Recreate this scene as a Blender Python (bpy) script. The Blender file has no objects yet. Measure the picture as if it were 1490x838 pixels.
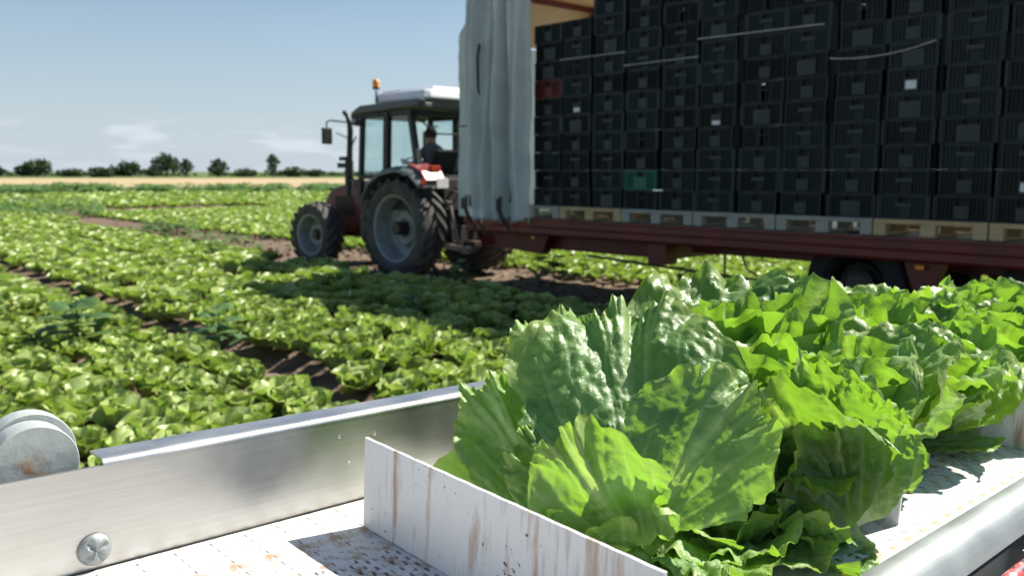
import bpy, math, random
from mathutils import Vector, Matrix, Euler, noise
import numpy as np
R = math.radians
SC = bpy.context.scene
COL = SC.collection

# ------------------------------------------------------------------ camera, sky, sun, exposure
cam_d = bpy.data.cameras.new("camera")
cam = bpy.data.objects.new("camera", cam_d)
COL.objects.link(cam)
cam.location = (0, 0, 1.75)
cam.rotation_euler = (R(90 - 7.407), 0, 0)
cam_d.sensor_width = 36
cam_d.lens = 36 * 1300 / 1490
cam_d.clip_start = 0.05
cam_d.clip_end = 20000
cam_d.dof.use_dof = True
cam_d.dof.focus_distance = 1.32
cam_d.dof.aperture_fstop = 6.3
SC.camera = cam

SUN_AZ, SUN_EL = 60.0, 48.0            # clockwise from the viewing direction (+Y), and height
world = bpy.data.worlds.new("World")
SC.world = world
world.use_nodes = True
wn, wl = world.node_tree.nodes, world.node_tree.links
bg = wn["Background"]
bg.inputs[1].default_value = 0.056
sky = wn.new("ShaderNodeTexSky")
sky.sky_type = 'NISHITA'
sky.sun_disc = False
sky.sun_elevation = R(SUN_EL)
sky.sun_rotation = R(SUN_AZ)
sky.air_density = 1.0
sky.dust_density = 0.45
sky.ozone_density = 1.6
# low cumulus near the horizon: white mixed into the sky by noise in direction space
tc = wn.new("ShaderNodeTexCoord")
sep = wn.new("ShaderNodeSeparateXYZ")
wl.new(tc.outputs["Generated"], sep.inputs[0])
mp = wn.new("ShaderNodeMapping")
mp.inputs["Scale"].default_value = (14, 14, 75)
wl.new(tc.outputs["Generated"], mp.inputs[0])
nz = wn.new("ShaderNodeTexNoise")
nz.inputs["Scale"].default_value = 1.0
nz.inputs["Detail"].default_value = 7
nz.inputs["Roughness"].default_value = 0.55
wl.new(mp.outputs[0], nz.inputs["Vector"])
cr = wn.new("ShaderNodeValToRGB")
cr.color_ramp.elements[0].position = 0.47
cr.color_ramp.elements[1].position = 0.64
wl.new(nz.outputs["Fac"], cr.inputs[0])
band = wn.new("ShaderNodeValToRGB")
e = band.color_ramp.elements
e[0].position = 0.0; e[0].color = (.2, .2, .2, 1)
e[1].position = 0.058; e[1].color = (0, 0, 0, 1)
k = band.color_ramp.elements.new(0.022); k.color = (.75, .75, .75, 1)
k = band.color_ramp.elements.new(0.042); k.color = (.75, .75, .75, 1)
wl.new(sep.outputs["Z"], band.inputs[0])
mul = wn.new("ShaderNodeMath"); mul.operation = 'MULTIPLY'
wl.new(cr.outputs["Color"], mul.inputs[0]); wl.new(band.outputs["Color"], mul.inputs[1])
hs = wn.new("ShaderNodeHueSaturation")
hs.inputs["Saturation"].default_value = 0.95
wl.new(sky.outputs[0], hs.inputs["Color"])
mx = wn.new("ShaderNodeMixRGB")
mx.inputs[2].default_value = (6.9, 7.4, 8.0, 1)
tint = wn.new("ShaderNodeMixRGB"); tint.blend_type = 'MULTIPLY'; tint.inputs[0].default_value = 1; tint.inputs[2].default_value = (.80, .93, 1.0, 1)
wl.new(hs.outputs[0], tint.inputs[1])
hz = wn.new("ShaderNodeValToRGB")                     # pale blue summer haze low in the sky, the same all round
h_ = hz.color_ramp.elements
h_[0].position = 0.0; h_[0].color = (.95, .95, .95, 1)
h_[1].position = 0.26; h_[1].color = (0, 0, 0, 1)
k = hz.color_ramp.elements.new(0.08); k.color = (.6, .6, .6, 1)
wl.new(sep.outputs["Z"], hz.inputs[0])
mh = wn.new("ShaderNodeMixRGB"); mh.inputs[2].default_value = (5.3, 6.05, 6.8, 1)
wl.new(hz.outputs[0], mh.inputs[0]); wl.new(tint.outputs[0], mh.inputs[1])
wl.new(mul.outputs[0], mx.inputs[0]); wl.new(mh.outputs[0], mx.inputs[1])
wl.new(mx.outputs[0], bg.inputs[0])

sd = bpy.data.lights.new("sun", 'SUN')
sd.energy = 4.9
sd.angle = R(0.53)
sd.color = (1.0, .955, .88)
sun = bpy.data.objects.new("sun", sd)
COL.objects.link(sun)
ce = math.cos(R(SUN_EL))
to_sun = Vector((math.sin(R(SUN_AZ)) * ce, math.cos(R(SUN_AZ)) * ce, math.sin(R(SUN_EL))))
sun.rotation_euler = to_sun.to_track_quat('Z', 'Y').to_euler()
sun.location = to_sun * 30
SC.view_settings.view_transform = 'Standard'
SC.view_settings.look = 'None'
SC.view_settings.exposure = 0.98
SC.view_settings.gamma = 1.0
SC.cycles.max_bounces = 8
SC.cycles.transparent_max_bounces = 12
SC.cycles.use_denoising = True

# ------------------------------------------------------------------ materials
MATS = {}
def mat(name, col, rough=.5, metal=0.0, spec=.5, noise_amt=0.0, noise_scale=8.0, col2=None, bump=0.0, bump_scale=60.0, stretch=None):
    if name in MATS: return MATS[name]
    m = bpy.data.materials.new(name); m.use_nodes = True
    n, l = m.node_tree.nodes, m.node_tree.links
    b = n["Principled BSDF"]
    b.inputs["Roughness"].default_value = rough
    b.inputs["Metallic"].default_value = metal
    b.inputs["Specular IOR Level"].default_value = spec
    c4 = tuple(col) + (1,)
    b.inputs["Base Color"].default_value = c4
    t = n.new("ShaderNodeTexCoord")
    src = t.outputs["Object"]
    if stretch:
        q = n.new("ShaderNodeMapping"); q.inputs["Scale"].default_value = stretch
        l.new(src, q.inputs[0]); src = q.outputs[0]
    if noise_amt > 0:
        x = n.new("ShaderNodeTexNoise"); x.inputs["Scale"].default_value = noise_scale
        x.inputs["Detail"].default_value = 6; x.inputs["Roughness"].default_value = .65
        l.new(src, x.inputs["Vector"])
        r = n.new("ShaderNodeValToRGB")
        r.color_ramp.elements[0].position = .35; r.color_ramp.elements[1].position = .7
        r.color_ramp.elements[0].color = c4
        c2 = col2 if col2 else tuple(v * (1 - noise_amt) for v in col)
        r.color_ramp.elements[1].color = tuple(c2) + (1,)
        l.new(x.outputs["Fac"], r.inputs[0]); l.new(r.outputs[0], b.inputs["Base Color"])
        mr = n.new("ShaderNodeMapRange"); mr.inputs[3].default_value = max(.05, rough - .1); mr.inputs[4].default_value = min(1, rough + .15)
        l.new(x.outputs["Fac"], mr.inputs[0]); l.new(mr.outputs[0], b.inputs["Roughness"])
    if bump > 0:
        y = n.new("ShaderNodeTexNoise"); y.inputs["Scale"].default_value = bump_scale; y.inputs["Detail"].default_value = 5
        l.new(src, y.inputs["Vector"])
        bp = n.new("ShaderNodeBump"); bp.inputs["Strength"].default_value = bump; bp.inputs["Distance"].default_value = .01
        l.new(y.outputs["Fac"], bp.inputs["Height"]); l.new(bp.outputs[0], b.inputs["Normal"])
    MATS[name] = m
    return m

def leaf_mat(name, deep, light, rib, trans, tw=.42, rough=.36, spec=.5, bscale=1.0, bstr=.5, tear=(.55, .55, .06), objrand=.5):
    m = bpy.data.materials.new(name); m.use_nodes = True
    n, l = m.node_tree.nodes, m.node_tree.links
    b = n["Principled BSDF"]; out = n["Material Output"]
    at = n.new("ShaderNodeAttribute"); at.attribute_name = "leafdata"
    sp = n.new("ShaderNodeSeparateColor"); l.new(at.outputs["Color"], sp.inputs[0])
    tcn = n.new("ShaderNodeTexCoord")
    oi = n.new("ShaderNodeObjectInfo")
    nx = n.new("ShaderNodeTexNoise"); nx.inputs["Scale"].default_value = 14 * bscale; nx.inputs["Detail"].default_value = 4
    l.new(tcn.outputs["Object"], nx.inputs["Vector"])
    # factor between the deep and the pale green
    a1 = n.new("ShaderNodeMath"); a1.operation = 'MULTIPLY_ADD'; a1.inputs[1].default_value = objrand; a1.inputs[2].default_value = -.25 * objrand - .1
    l.new(oi.outputs["Random"], a1.inputs[0])
    a2 = n.new("ShaderNodeMath"); a2.operation = 'MULTIPLY_ADD'; a2.inputs[1].default_value = .7
    l.new(nx.outputs["Fac"], a2.inputs[0]); l.new(a1.outputs[0], a2.inputs[2])
    a3 = n.new("ShaderNodeMath"); a3.operation = 'MULTIPLY_ADD'; a3.inputs[1].default_value = .5; a3.use_clamp = True
    l.new(sp.outputs[2], a3.inputs[0]); l.new(a2.outputs[0], a3.inputs[2])
    c1 = n.new("ShaderNodeMixRGB"); c1.inputs[1].default_value = deep + (1,); c1.inputs[2].default_value = light + (1,)
    l.new(a3.outputs[0], c1.inputs[0])
    # margin a little yellower, in patches
    pw = n.new("ShaderNodeMath"); pw.operation = 'POWER'; pw.inputs[1].default_value = 5; l.new(sp.outputs[1], pw.inputs[0])
    pm = n.new("ShaderNodeMath"); pm.operation = 'MULTIPLY'; l.new(pw.outputs[0], pm.inputs[0]); l.new(nx.outputs["Fac"], pm.inputs[1])
    c2 = n.new("ShaderNodeMixRGB"); c2.inputs[2].default_value = tear + (1,)
    pm2 = n.new("ShaderNodeMath"); pm2.operation = 'MULTIPLY'; pm2.inputs[1].default_value = .5; l.new(pm.outputs[0], pm2.inputs[0])
    l.new(pm2.outputs[0], c2.inputs[0]); l.new(c1.outputs[0], c2.inputs[1])
    c3 = n.new("ShaderNodeMixRGB"); c3.inputs[2].default_value = rib + (1,)
    l.new(sp.outputs[0], c3.inputs[0]); l.new(c2.outputs[0], c3.inputs[1])
    l.new(c3.outputs[0], b.inputs["Base Color"])
    b.inputs["Roughness"].default_value = rough
    b.inputs["Specular IOR Level"].default_value = spec
    vo = n.new("ShaderNodeTexVoronoi"); vo.inputs["Scale"].default_value = 95 * bscale; vo.feature = 'SMOOTH_F1'
    l.new(tcn.outputs["Object"], vo.inputs["Vector"])
    n2 = n.new("ShaderNodeTexNoise"); n2.inputs["Scale"].default_value = 60 * bscale; n2.inputs["Detail"].default_value = 6; n2.inputs["Roughness"].default_value = .6
    l.new(tcn.outputs["Object"], n2.inputs["Vector"])
    sm = n.new("ShaderNodeMath"); sm.operation = 'MULTIPLY_ADD'; sm.inputs[1].default_value = -.5
    l.new(vo.outputs["Distance"], sm.inputs[0]); l.new(n2.outputs["Fac"], sm.inputs[2])
    bp = n.new("ShaderNodeBump"); bp.inputs["Strength"].default_value = bstr; bp.inputs["Distance"].default_value = .006
    l.new(sm.outputs[0], bp.inputs["Height"]); l.new(bp.outputs[0], b.inputs["Normal"])
    tr = n.new("ShaderNodeBsdfTranslucent")
    tcol = n.new("ShaderNodeMixRGB"); tcol.blend_type = 'MULTIPLY'; tcol.inputs[0].default_value = 0.0
    tcol.inputs[1].default_value = trans + (1,)
    ct = n.new("ShaderNodeMixRGB"); ct.inputs[1].default_value = tuple(v * .55 for v in trans) + (1,); ct.inputs[2].default_value = trans + (1,)
    l.new(a3.outputs[0], ct.inputs[0]); cv = n.new("ShaderNodeMixRGB"); cv.inputs[2].default_value = (min(1, trans[0] * 1.9), min(1, trans[1] * 1.35), trans[2] * 4, 1); l.new(sp.outputs[0], cv.inputs[0]); l.new(ct.outputs[0], cv.inputs[1]); l.new(cv.outputs[0], tr.inputs["Color"]); l.new(bp.outputs[0], tr.inputs["Normal"])
    ms = n.new("ShaderNodeMixShader"); ms.inputs[0].default_value = tw
    l.new(b.outputs[0], ms.inputs[1]); l.new(tr.outputs[0], ms.inputs[2]); l.new(ms.outputs[0], out.inputs["Surface"])
    MATS[name] = m
    return m

M_LET = leaf_mat("lettuce_leaf", (.022, .115, .018), (.33, .50, .19), (.58, .70, .38), (.34, .64, .035), tw=.37, rough=.36, spec=.5, bstr=.5)
M_FLET = leaf_mat("field_lettuce_leaf", (.055, .15, .022), (.56, .66, .25), (.45, .55, .25), (.34, .54, .05), tw=.32, rough=.38, bstr=.3, objrand=.45)
M_WEED = leaf_mat("weed_leaf", (.03, .085, .022), (.10, .20, .06), (.2, .3, .1), (.14, .30, .04), tw=.3, rough=.5, bstr=.2)
M_TREE = leaf_mat("tree_leaf", (.018, .042, .016), (.05, .09, .03), (.05, .09, .03), (.06, .12, .02), tw=.2, rough=.6, bstr=0, bscale=.02)
M_BARK = mat("bark", (.09, .07, .05), .9, noise_amt=.4)
M_TYRE = mat("tyre_rubber", (.035, .036, .036), .8, noise_amt=.6, noise_scale=4, col2=(.13, .12, .10))
M_RIM = mat("rim_paint", (.30, .34, .34), .45, noise_amt=.3, noise_scale=5, col2=(.2, .2, .18))
M_MAROON = mat("maroon_paint", (.17, .018, .02), .4, noise_amt=.35, noise_scale=3, col2=(.11, .022, .02))
M_REDP = mat("red_paint", (.30, .05, .045), .4, noise_amt=.2)
M_BLACK = mat("black_plastic", (.018, .018, .02), .5)
M_IRON = mat("dark_iron", (.05, .047, .045), .5, metal=.4, noise_amt=.4, noise_scale=12, col2=(.09, .065, .05))
M_STEEL = mat("worn_steel", (.42, .41, .39), .4, metal=.8, noise_amt=.4)
M_ROOFW = mat("white_paint", (.80, .82, .83), .35)
M_GREYP = mat("grey_plastic", (.10, .11, .115), .5)
M_FENDER = mat("fender_plastic", (.16, .17, .17), .45)
M_CRATE = mat("crate_plastic", (.012, .019, .021), .5, spec=.28, noise_amt=.35, noise_scale=5, col2=(.018, .028, .031))
_n, _l = M_CRATE.node_tree.nodes, M_CRATE.node_tree.links
_b = _n["Principled BSDF"]; _src = _b.inputs["Base Color"].links[0].from_socket
_oi = _n.new("ShaderNodeObjectInfo"); _mr = _n.new("ShaderNodeMapRange"); _mr.inputs[3].default_value = .55; _mr.inputs[4].default_value = 1.7
_hs = _n.new("ShaderNodeHueSaturation"); _l.new(_oi.outputs["Random"], _mr.inputs[0]); _l.new(_mr.outputs[0], _hs.inputs["Value"]); _l.new(_src, _hs.inputs["Color"]); _l.new(_hs.outputs[0], _b.inputs["Base Color"])
M_CRATE_IN = mat("crate_dark", (.012, .014, .016), .7)
M_PLAQUE = mat("crate_plaque", (.050, .062, .066), .5, spec=.3, noise_amt=.3, noise_scale=6)
M_CGREEN = mat("green_crate_plastic", (.004, .12, .075), .45)
M_CRED = mat("red_crate_plastic", (.13, .018, .016), .45)
M_WOOD = mat("pallet_wood", (.62, .47, .25), .8, noise_amt=.4, noise_scale=6, col2=(.42, .31, .17), stretch=(1, 6, 6))
M_WOODG = mat("grey_pallet_wood", (.44, .44, .38), .85, noise_amt=.4, noise_scale=6, col2=(.30, .29, .24), stretch=(1, 6, 6))
M_CARD_LEAK = mat("card_leak_white", (.75, .78, .78), .6)
M_CORD = mat("twine", (.55, .55, .52), .8)
M_SKIN = mat("skin", (.45, .27, .19), .55)
M_HAIR = mat("hair", (.03, .022, .018), .7)
M_SHIRT = mat("grey_shirt", (.13, .14, .155), .9, noise_amt=.2)
M_TROUS = mat("dark_trousers", (.03, .035, .05), .9)
M_SEAT = mat("seat_fabric", (.018, .018, .018), .9)
M_ORANGE = mat("orange_lens", (.9, .30, .03), .25)
M_REDL = mat("red_lens", (.42, .05, .02), .25)
M_PLATEW = mat("plate_white", (.78, .78, .74), .5)

def tarp_mat(name, c, t, w):
    m = bpy.data.materials.new(name); m.use_nodes = True
    n, l = m.node_tree.nodes, m.node_tree.links
    b = n["Principled BSDF"]; b.inputs["Roughness"].default_value = .55
    x = n.new("ShaderNodeTexNoise"); x.inputs["Scale"].default_value = 2.5; x.inputs["Detail"].default_value = 6
    r = n.new("ShaderNodeValToRGB"); r.color_ramp.elements[0].color = tuple(v * .82 for v in c) + (1,); r.color_ramp.elements[1].color = c + (1,)
    r.color_ramp.elements[0].position = .35; r.color_ramp.elements[1].position = .65
    tq = n.new("ShaderNodeTexCoord"); l.new(tq.outputs["Object"], x.inputs["Vector"])
    l.new(x.outputs["Fac"], r.inputs[0]); l.new(r.outputs[0], b.inputs["Base Color"])
    tr = n.new("ShaderNodeBsdfTranslucent"); tr.inputs[0].default_value = t + (1,)
    ms = n.new("ShaderNodeMixShader"); ms.inputs[0].default_value = w
    l.new(b.outputs[0], ms.inputs[1]); l.new(tr.outputs[0], ms.inputs[2]); l.new(ms.outputs[0], n["Material Output"].inputs["Surface"])
    return m
M_TARP = tarp_mat("curtain_tarp", (.76, .83, .815), (.5, .6, .6), .22)
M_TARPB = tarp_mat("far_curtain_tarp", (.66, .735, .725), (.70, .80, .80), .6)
M_ROOFT = tarp_mat("roof_tarp", (.50, .33, .15), (.75, .42, .12), .16)

def glass_mat():
    m = bpy.data.materials.new("cab_glass"); m.use_nodes = True
    n, l = m.node_tree.nodes, m.node_tree.links
    n.remove(n["Principled BSDF"])
    t = n.new("ShaderNodeBsdfTransparent"); t.inputs[0].default_value = (.90, .965, .96, 1)
    g = n.new("ShaderNodeBsdfGlossy"); g.inputs["Roughness"].default_value = .03
    ms = n.new("ShaderNodeMixShader"); ms.inputs[0].default_value = .07; l.new(t.outputs[0], ms.inputs[1]); l.new(g.outputs[0], ms.inputs[2])
    l.new(ms.outputs[0], n["Material Output"].inputs["Surface"])
    return m
M_GLASS = glass_mat()

def alu_mat(name, base, rough, stain, metal=.92):
    """brushed metal with lengthwise scratches, smears and a few rust marks"""
    m = bpy.data.materials.new(name); m.use_nodes = True
    n, l = m.node_tree.nodes, m.node_tree.links
    b = n["Principled BSDF"]; b.inputs["Metallic"].default_value = metal
    t = n.new("ShaderNodeTexCoord")
    q = n.new("ShaderNodeMapping"); q.inputs["Scale"].default_value = (3, 90, 90); l.new(t.outputs["Object"], q.inputs[0])
    x = n.new("ShaderNodeTexNoise"); x.inputs["Scale"].default_value = 2; x.inputs["Detail"].default_value = 8; x.inputs["Roughness"].default_value = .7; l.new(q.outputs[0], x.inputs["Vector"])
    y = n.new("ShaderNodeTexNoise"); y.inputs["Scale"].default_value = 9; y.inputs["Detail"].default_value = 6; l.new(t.outputs["Object"], y.inputs["Vector"])
    r = n.new("ShaderNodeValToRGB"); r.color_ramp.elements[0].position = .3; r.color_ramp.elements[1].position = .7
    r.color_ramp.elements[0].color = tuple(v * .74 for v in base) + (1,); r.color_ramp.elements[1].color = base + (1,)
    mxx = n.new("ShaderNodeMath"); mxx.operation = 'MULTIPLY_ADD'; mxx.inputs[1].default_value = .5
    hf = n.new("ShaderNodeMath"); hf.operation = 'MULTIPLY'; hf.inputs[1].default_value = .5; l.new(y.outputs["Fac"], hf.inputs[0])
    l.new(x.outputs["Fac"], mxx.inputs[0]); l.new(hf.outputs[0], mxx.inputs[2]); l.new(mxx.outputs[0], r.inputs[0])
    z = n.new("ShaderNodeTexNoise"); z.inputs["Scale"].default_value = 17; z.inputs["Detail"].default_value = 5
    q2 = n.new("ShaderNodeMapping"); q2.inputs["Scale"].default_value = (.5, 1.4, 1.4); q2.inputs["Location"].default_value = (2.3, .7, .1); l.new(t.outputs["Object"], q2.inputs[0]); l.new(q2.outputs[0], z.inputs["Vector"])
    rr = n.new("ShaderNodeValToRGB"); rr.color_ramp.elements[0].position = .70; rr.color_ramp.elements[1].position = .78; l.new(z.outputs["Fac"], rr.inputs[0])
    sc_ = n.new("ShaderNodeMath"); sc_.operation = 'MULTIPLY'; sc_.inputs[1].default_value = stain; l.new(rr.outputs[0], sc_.inputs[0])
    c = n.new("ShaderNodeMixRGB"); c.inputs[2].default_value = (.42, .27, .12, 1); l.new(sc_.outputs[0], c.inputs[0]); l.new(r.outputs[0], c.inputs[1])
    l.new(c.outputs[0], b.inputs["Base Color"])
    mr = n.new("ShaderNodeMapRange"); mr.inputs[1].default_value = .3; mr.inputs[2].default_value = .7; mr.inputs[3].default_value = rough - .08; mr.inputs[4].default_value = rough + .12
    l.new(y.outputs["Fac"], mr.inputs[0]); l.new(mr.outputs[0], b.inputs["Roughness"])
    bp = n.new("ShaderNodeBump"); bp.inputs["Strength"].default_value = .12; bp.inputs["Distance"].default_value = .002
    l.new(x.outputs["Fac"], bp.inputs["Height"]); l.new(bp.outputs[0], b.inputs["Normal"])
    return m
M_ALU = alu_mat("brushed_aluminium", (.62, .62, .595), .36, 1.0)
M_GALV = alu_mat("galvanised_steel", (.34, .37, .365), .56, .3, .55)

def stained_plastic(name, base, streak_axis, amount, thr=.55):
    """white plastic with brown dirt: vertical runs, and specks"""
    m = bpy.data.materials.new(name); m.use_nodes = True
    n, l = m.node_tree.nodes, m.node_tree.links
    b = n["Principled BSDF"]; b.inputs["Roughness"].default_value = .42
    t = n.new("ShaderNodeTexCoord")
    q = n.new("ShaderNodeMapping"); q.inputs["Scale"].default_value = streak_axis; l.new(t.outputs["Object"], q.inputs[0])
    x = n.new("ShaderNodeTexNoise"); x.inputs["Scale"].default_value = 1; x.inputs["Detail"].default_value = 5; x.inputs["Roughness"].default_value = .6; l.new(q.outputs[0], x.inputs["Vector"])
    r = n.new("ShaderNodeValToRGB"); r.color_ramp.elements[0].position = thr; r.color_ramp.elements[1].position = thr + .17; l.new(x.outputs["Fac"], r.inputs[0])
    s = n.new("ShaderNodeTexNoise"); s.inputs["Scale"].default_value = 120; s.inputs["Detail"].default_value = 2; l.new(t.outputs["Object"], s.inputs["Vector"])
    s2 = n.new("ShaderNodeTexNoise"); s2.inputs["Scale"].default_value = 11; s2.inputs["Detail"].default_value = 2; l.new(t.outputs["Object"], s2.inputs["Vector"])
    sa = n.new("ShaderNodeMath"); sa.operation = 'MULTIPLY_ADD'; sa.inputs[1].default_value = .45; l.new(s2.outputs["Fac"], sa.inputs[0]); l.new(s.outputs["Fac"], sa.inputs[2])
    sr = n.new("ShaderNodeValToRGB"); sr.color_ramp.elements[0].position = .93; sr.color_ramp.elements[1].position = .99; l.new(sa.outputs[0], sr.inputs[0])
    am = n.new("ShaderNodeMath"); am.operation = 'MULTIPLY'; am.inputs[1].default_value = amount; l.new(r.outputs[0], am.inputs[0])
    c = n.new("ShaderNodeMixRGB"); c.inputs[1].default_value = base + (1,); c.inputs[2].default_value = (.38, .22, .12, 1); l.new(am.outputs[0], c.inputs[0])
    c2 = n.new("ShaderNodeMixRGB"); c2.inputs[2].default_value = (.10, .055, .04, 1); l.new(sr.outputs[0], c2.inputs[0]); l.new(c.outputs[0], c2.inputs[1])
    l.new(c2.outputs[0], b.inputs["Base Color"])
    b.inputs["Subsurface Weight"].default_value = 0.0
    bp = n.new("ShaderNodeBump"); bp.inputs["Strength"].default_value = .15; bp.inputs["Distance"].default_value = .002
    l.new(x.outputs["Fac"], bp.inputs["Height"]); l.new(bp.outputs[0], b.inputs["Normal"])
    return m
M_PLATE = stained_plastic("stained_white_plate", (.76, .77, .76), (45, 45, 5), 1.0, .54)
M_BELT = stained_plastic("stained_white_belt", (.72, .72, .70), (34, 34, 34), .9, .485)

def ground_mat(name, c1, c2, scale, bump, bscale, c3=None):
    m = bpy.data.materials.new(name); m.use_nodes = True
    n, l = m.node_tree.nodes, m.node_tree.links
    b = n["Principled BSDF"]; b.inputs["Roughness"].default_value = .95; b.inputs["Specular IOR Level"].default_value = .1
    t = n.new("ShaderNodeTexCoord")
    x = n.new("ShaderNodeTexNoise"); x.inputs["Scale"].default_value = scale; x.inputs["Detail"].default_value = 9; x.inputs["Roughness"].default_value = .65; l.new(t.outputs["Object"], x.inputs["Vector"])
    r = n.new("ShaderNodeValToRGB"); r.color_ramp.elements[0].position = .34; r.color_ramp.elements[1].position = .66
    r.color_ramp.elements[0].color = c1 + (1,); r.color_ramp.elements[1].color = c2 + (1,)
    l.new(x.outputs["Fac"], r.inputs[0]); last = r.outputs[0]
    if c3:
        y = n.new("ShaderNodeTexNoise"); y.inputs["Scale"].default_value = scale * .12; y.inputs["Detail"].default_value = 4; l.new(t.outputs["Object"], y.inputs["Vector"])
        r2 = n.new("ShaderNodeValToRGB"); r2.color_ramp.elements[0].position = .45; r2.color_ramp.elements[1].position = .62; l.new(y.outputs["Fac"], r2.inputs[0])
        c = n.new("ShaderNodeMixRGB"); c.inputs[2].default_value = c3 + (1,); l.new(r2.outputs[0], c.inputs[0]); l.new(last, c.inputs[1]); last = c.outputs[0]
    l.new(last, b.inputs["Base Color"])
    z = n.new("ShaderNodeTexNoise"); z.inputs["Scale"].default_value = bscale; z.inputs["Detail"].default_value = 8; l.new(t.outputs["Object"], z.inputs["Vector"])
    bp = n.new("ShaderNodeBump"); bp.inputs["Strength"].default_value = bump; bp.inputs["Distance"].default_value = .08
    l.new(z.outputs["Fac"], bp.inputs["Height"]); l.new(bp.outputs[0], b.inputs["Normal"])
    return m
M_SOIL = ground_mat("soil", (.085, .06, .042), (.24, .175, .12), 3.5, 1.0, 9)
M_STUB = ground_mat("stubble", (.36, .26, .15), (.46, .35, .22), .25, .2, 2, c3=(.33, .29, .15))
M_GRASS = ground_mat("grass_field", (.06, .11, .03), (.12, .17, .05), .2, .3, 2, c3=(.15, .17, .07))

# ------------------------------------------------------------------ mesh helpers
class MB:
    def __init__(s): s.v = []; s.f = []
    def add(s, vs, fs):
        o = len(s.v); s.v += [tuple(v) for v in vs]; s.f += [tuple(i + o for i in f) for f in fs]; return s
    def box(s, x0, x1, y0, y1, z0, z1, M=None):
        vs = [Vector((x, y, z)) for x in (x0, x1) for y in (y0, y1) for z in (z0, z1)]
        if M: vs = [M @ v for v in vs]
        return s.add(vs, [(0, 1, 3, 2), (4, 6, 7, 5), (0, 4, 5, 1), (2, 3, 7, 6), (0, 2, 6, 4), (1, 5, 7, 3)])
    def cbox(s, c, d, M=None):
        return s.box(c[0] - d[0] / 2, c[0] + d[0] / 2, c[1] - d[1] / 2, c[1] + d[1] / 2, c[2] - d[2] / 2, c[2] + d[2] / 2, M)
    def bar(s, p, q, w, h=None):
        """square bar from p to q"""
        p, q = Vector(p), Vector(q); h = h or w
        t = (q - p).normalized(); up = Vector((0, 0, 1)) if abs(t.z) < .9 else Vector((1, 0, 0))
        a = t.cross(up).normalized(); b = a.cross(t)
        vs = [c + a * (sx * w / 2) + b * (sy * h / 2) for c in (p, q) for sx, sy in ((-1, -1), (1, -1), (1, 1), (-1, 1))]
        return s.add(vs, [(3, 2, 1, 0), (4, 5, 6, 7)] + [(i, (i + 1) % 4, 4 + (i + 1) % 4, 4 + i) for i in range(4)])
    def tube(s, pts, r, n=10, cap=True):
        pts = [Vector(p) for p in pts]; rs = r if isinstance(r, (list, tuple)) else [r] * len(pts)
        rings = []; prev = None
        for i, p in enumerate(pts):
            t = (pts[min(i + 1, len(pts) - 1)] - pts[max(i - 1, 0)]).normalized()
            if prev is None:
                a = t.cross(Vector((0, 0, 1)) if abs(t.z) < .9 else Vector((1, 0, 0))).normalized()
            else:
                a = (prev - t * prev.dot(t)).normalized()
            prev = a; b = t.cross(a)
            rings.append([p + (a * math.cos(2 * math.pi * k / n) + b * math.sin(2 * math.pi * k / n)) * rs[i] for k in range(n)])
        vs = [v for g in rings for v in g]; fs = []
        for i in range(len(pts) - 1):
            for k in range(n):
                k2 = (k + 1) % n; fs.append((i * n + k, i * n + k2, (i + 1) * n + k2, (i + 1) * n + k))
        if cap:
            fs.append(tuple(range(n - 1, -1, -1))); fs.append(tuple((len(pts) - 1) * n + k for k in range(n)))
        return s.add(vs, fs)
    def lathe(s, prof, n=40, M=None, close=False):
        """profile of (radius, y) turned about the local Y axis"""
        vs = []; m = len(prof)
        for k in range(n):
            a = 2 * math.pi * k / n
            vs += [Vector((r * math.cos(a), y, r * math.sin(a))) for r, y in prof]
        if M: vs = [M @ v for v in vs]
        fs = []
        for k in range(n):
            k2 = (k + 1) % n
            for i in range(m if close else m - 1):
                j = (i + 1) % m
                fs.append((k * m + i, k * m + j, k2 * m + j, k2 * m + i))
        return s.add(vs, fs)
    def prism(s, poly, z0, z1, M=None):
        """polygon in the local xy plane pulled from z0 to z1"""
        n = len(poly)
        vs = [Vector((x, y, z0)) for x, y in poly] + [Vector((x, y, z1)) for x, y in poly]
        if M: vs = [M @ v for v in vs]
        return s.add(vs, [tuple(range(n - 1, -1, -1)), tuple(range(n, 2 * n))] + [(i, (i + 1) % n, n + (i + 1) % n, n + i) for i in range(n)])
    def mesh(s, name, m, smooth=None):
        me = bpy.data.meshes.new(name); me.from_pydata(s.v, [], s.f); me.update()
        import bmesh
        b = bmesh.new(); b.from_mesh(me); bmesh.ops.recalc_face_normals(b, faces=b.faces); b.to_mesh(me); b.free()
        if m: me.materials.append(m)
        if smooth is not None:
            me.shade_smooth(); me.set_sharp_from_angle(angle=R(smooth))
        return me
    def obj(s, name, m, parent=None, smooth=None, bevel=0, loc=None):
        o = link(name, s.mesh(name, m, smooth), parent)
        if loc: o.location = loc
        if bevel:
            bv = o.modifiers.new("bevel", 'BEVEL'); bv.width = bevel; bv.segments = 2; bv.limit_method = 'ANGLE'
        return o

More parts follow.
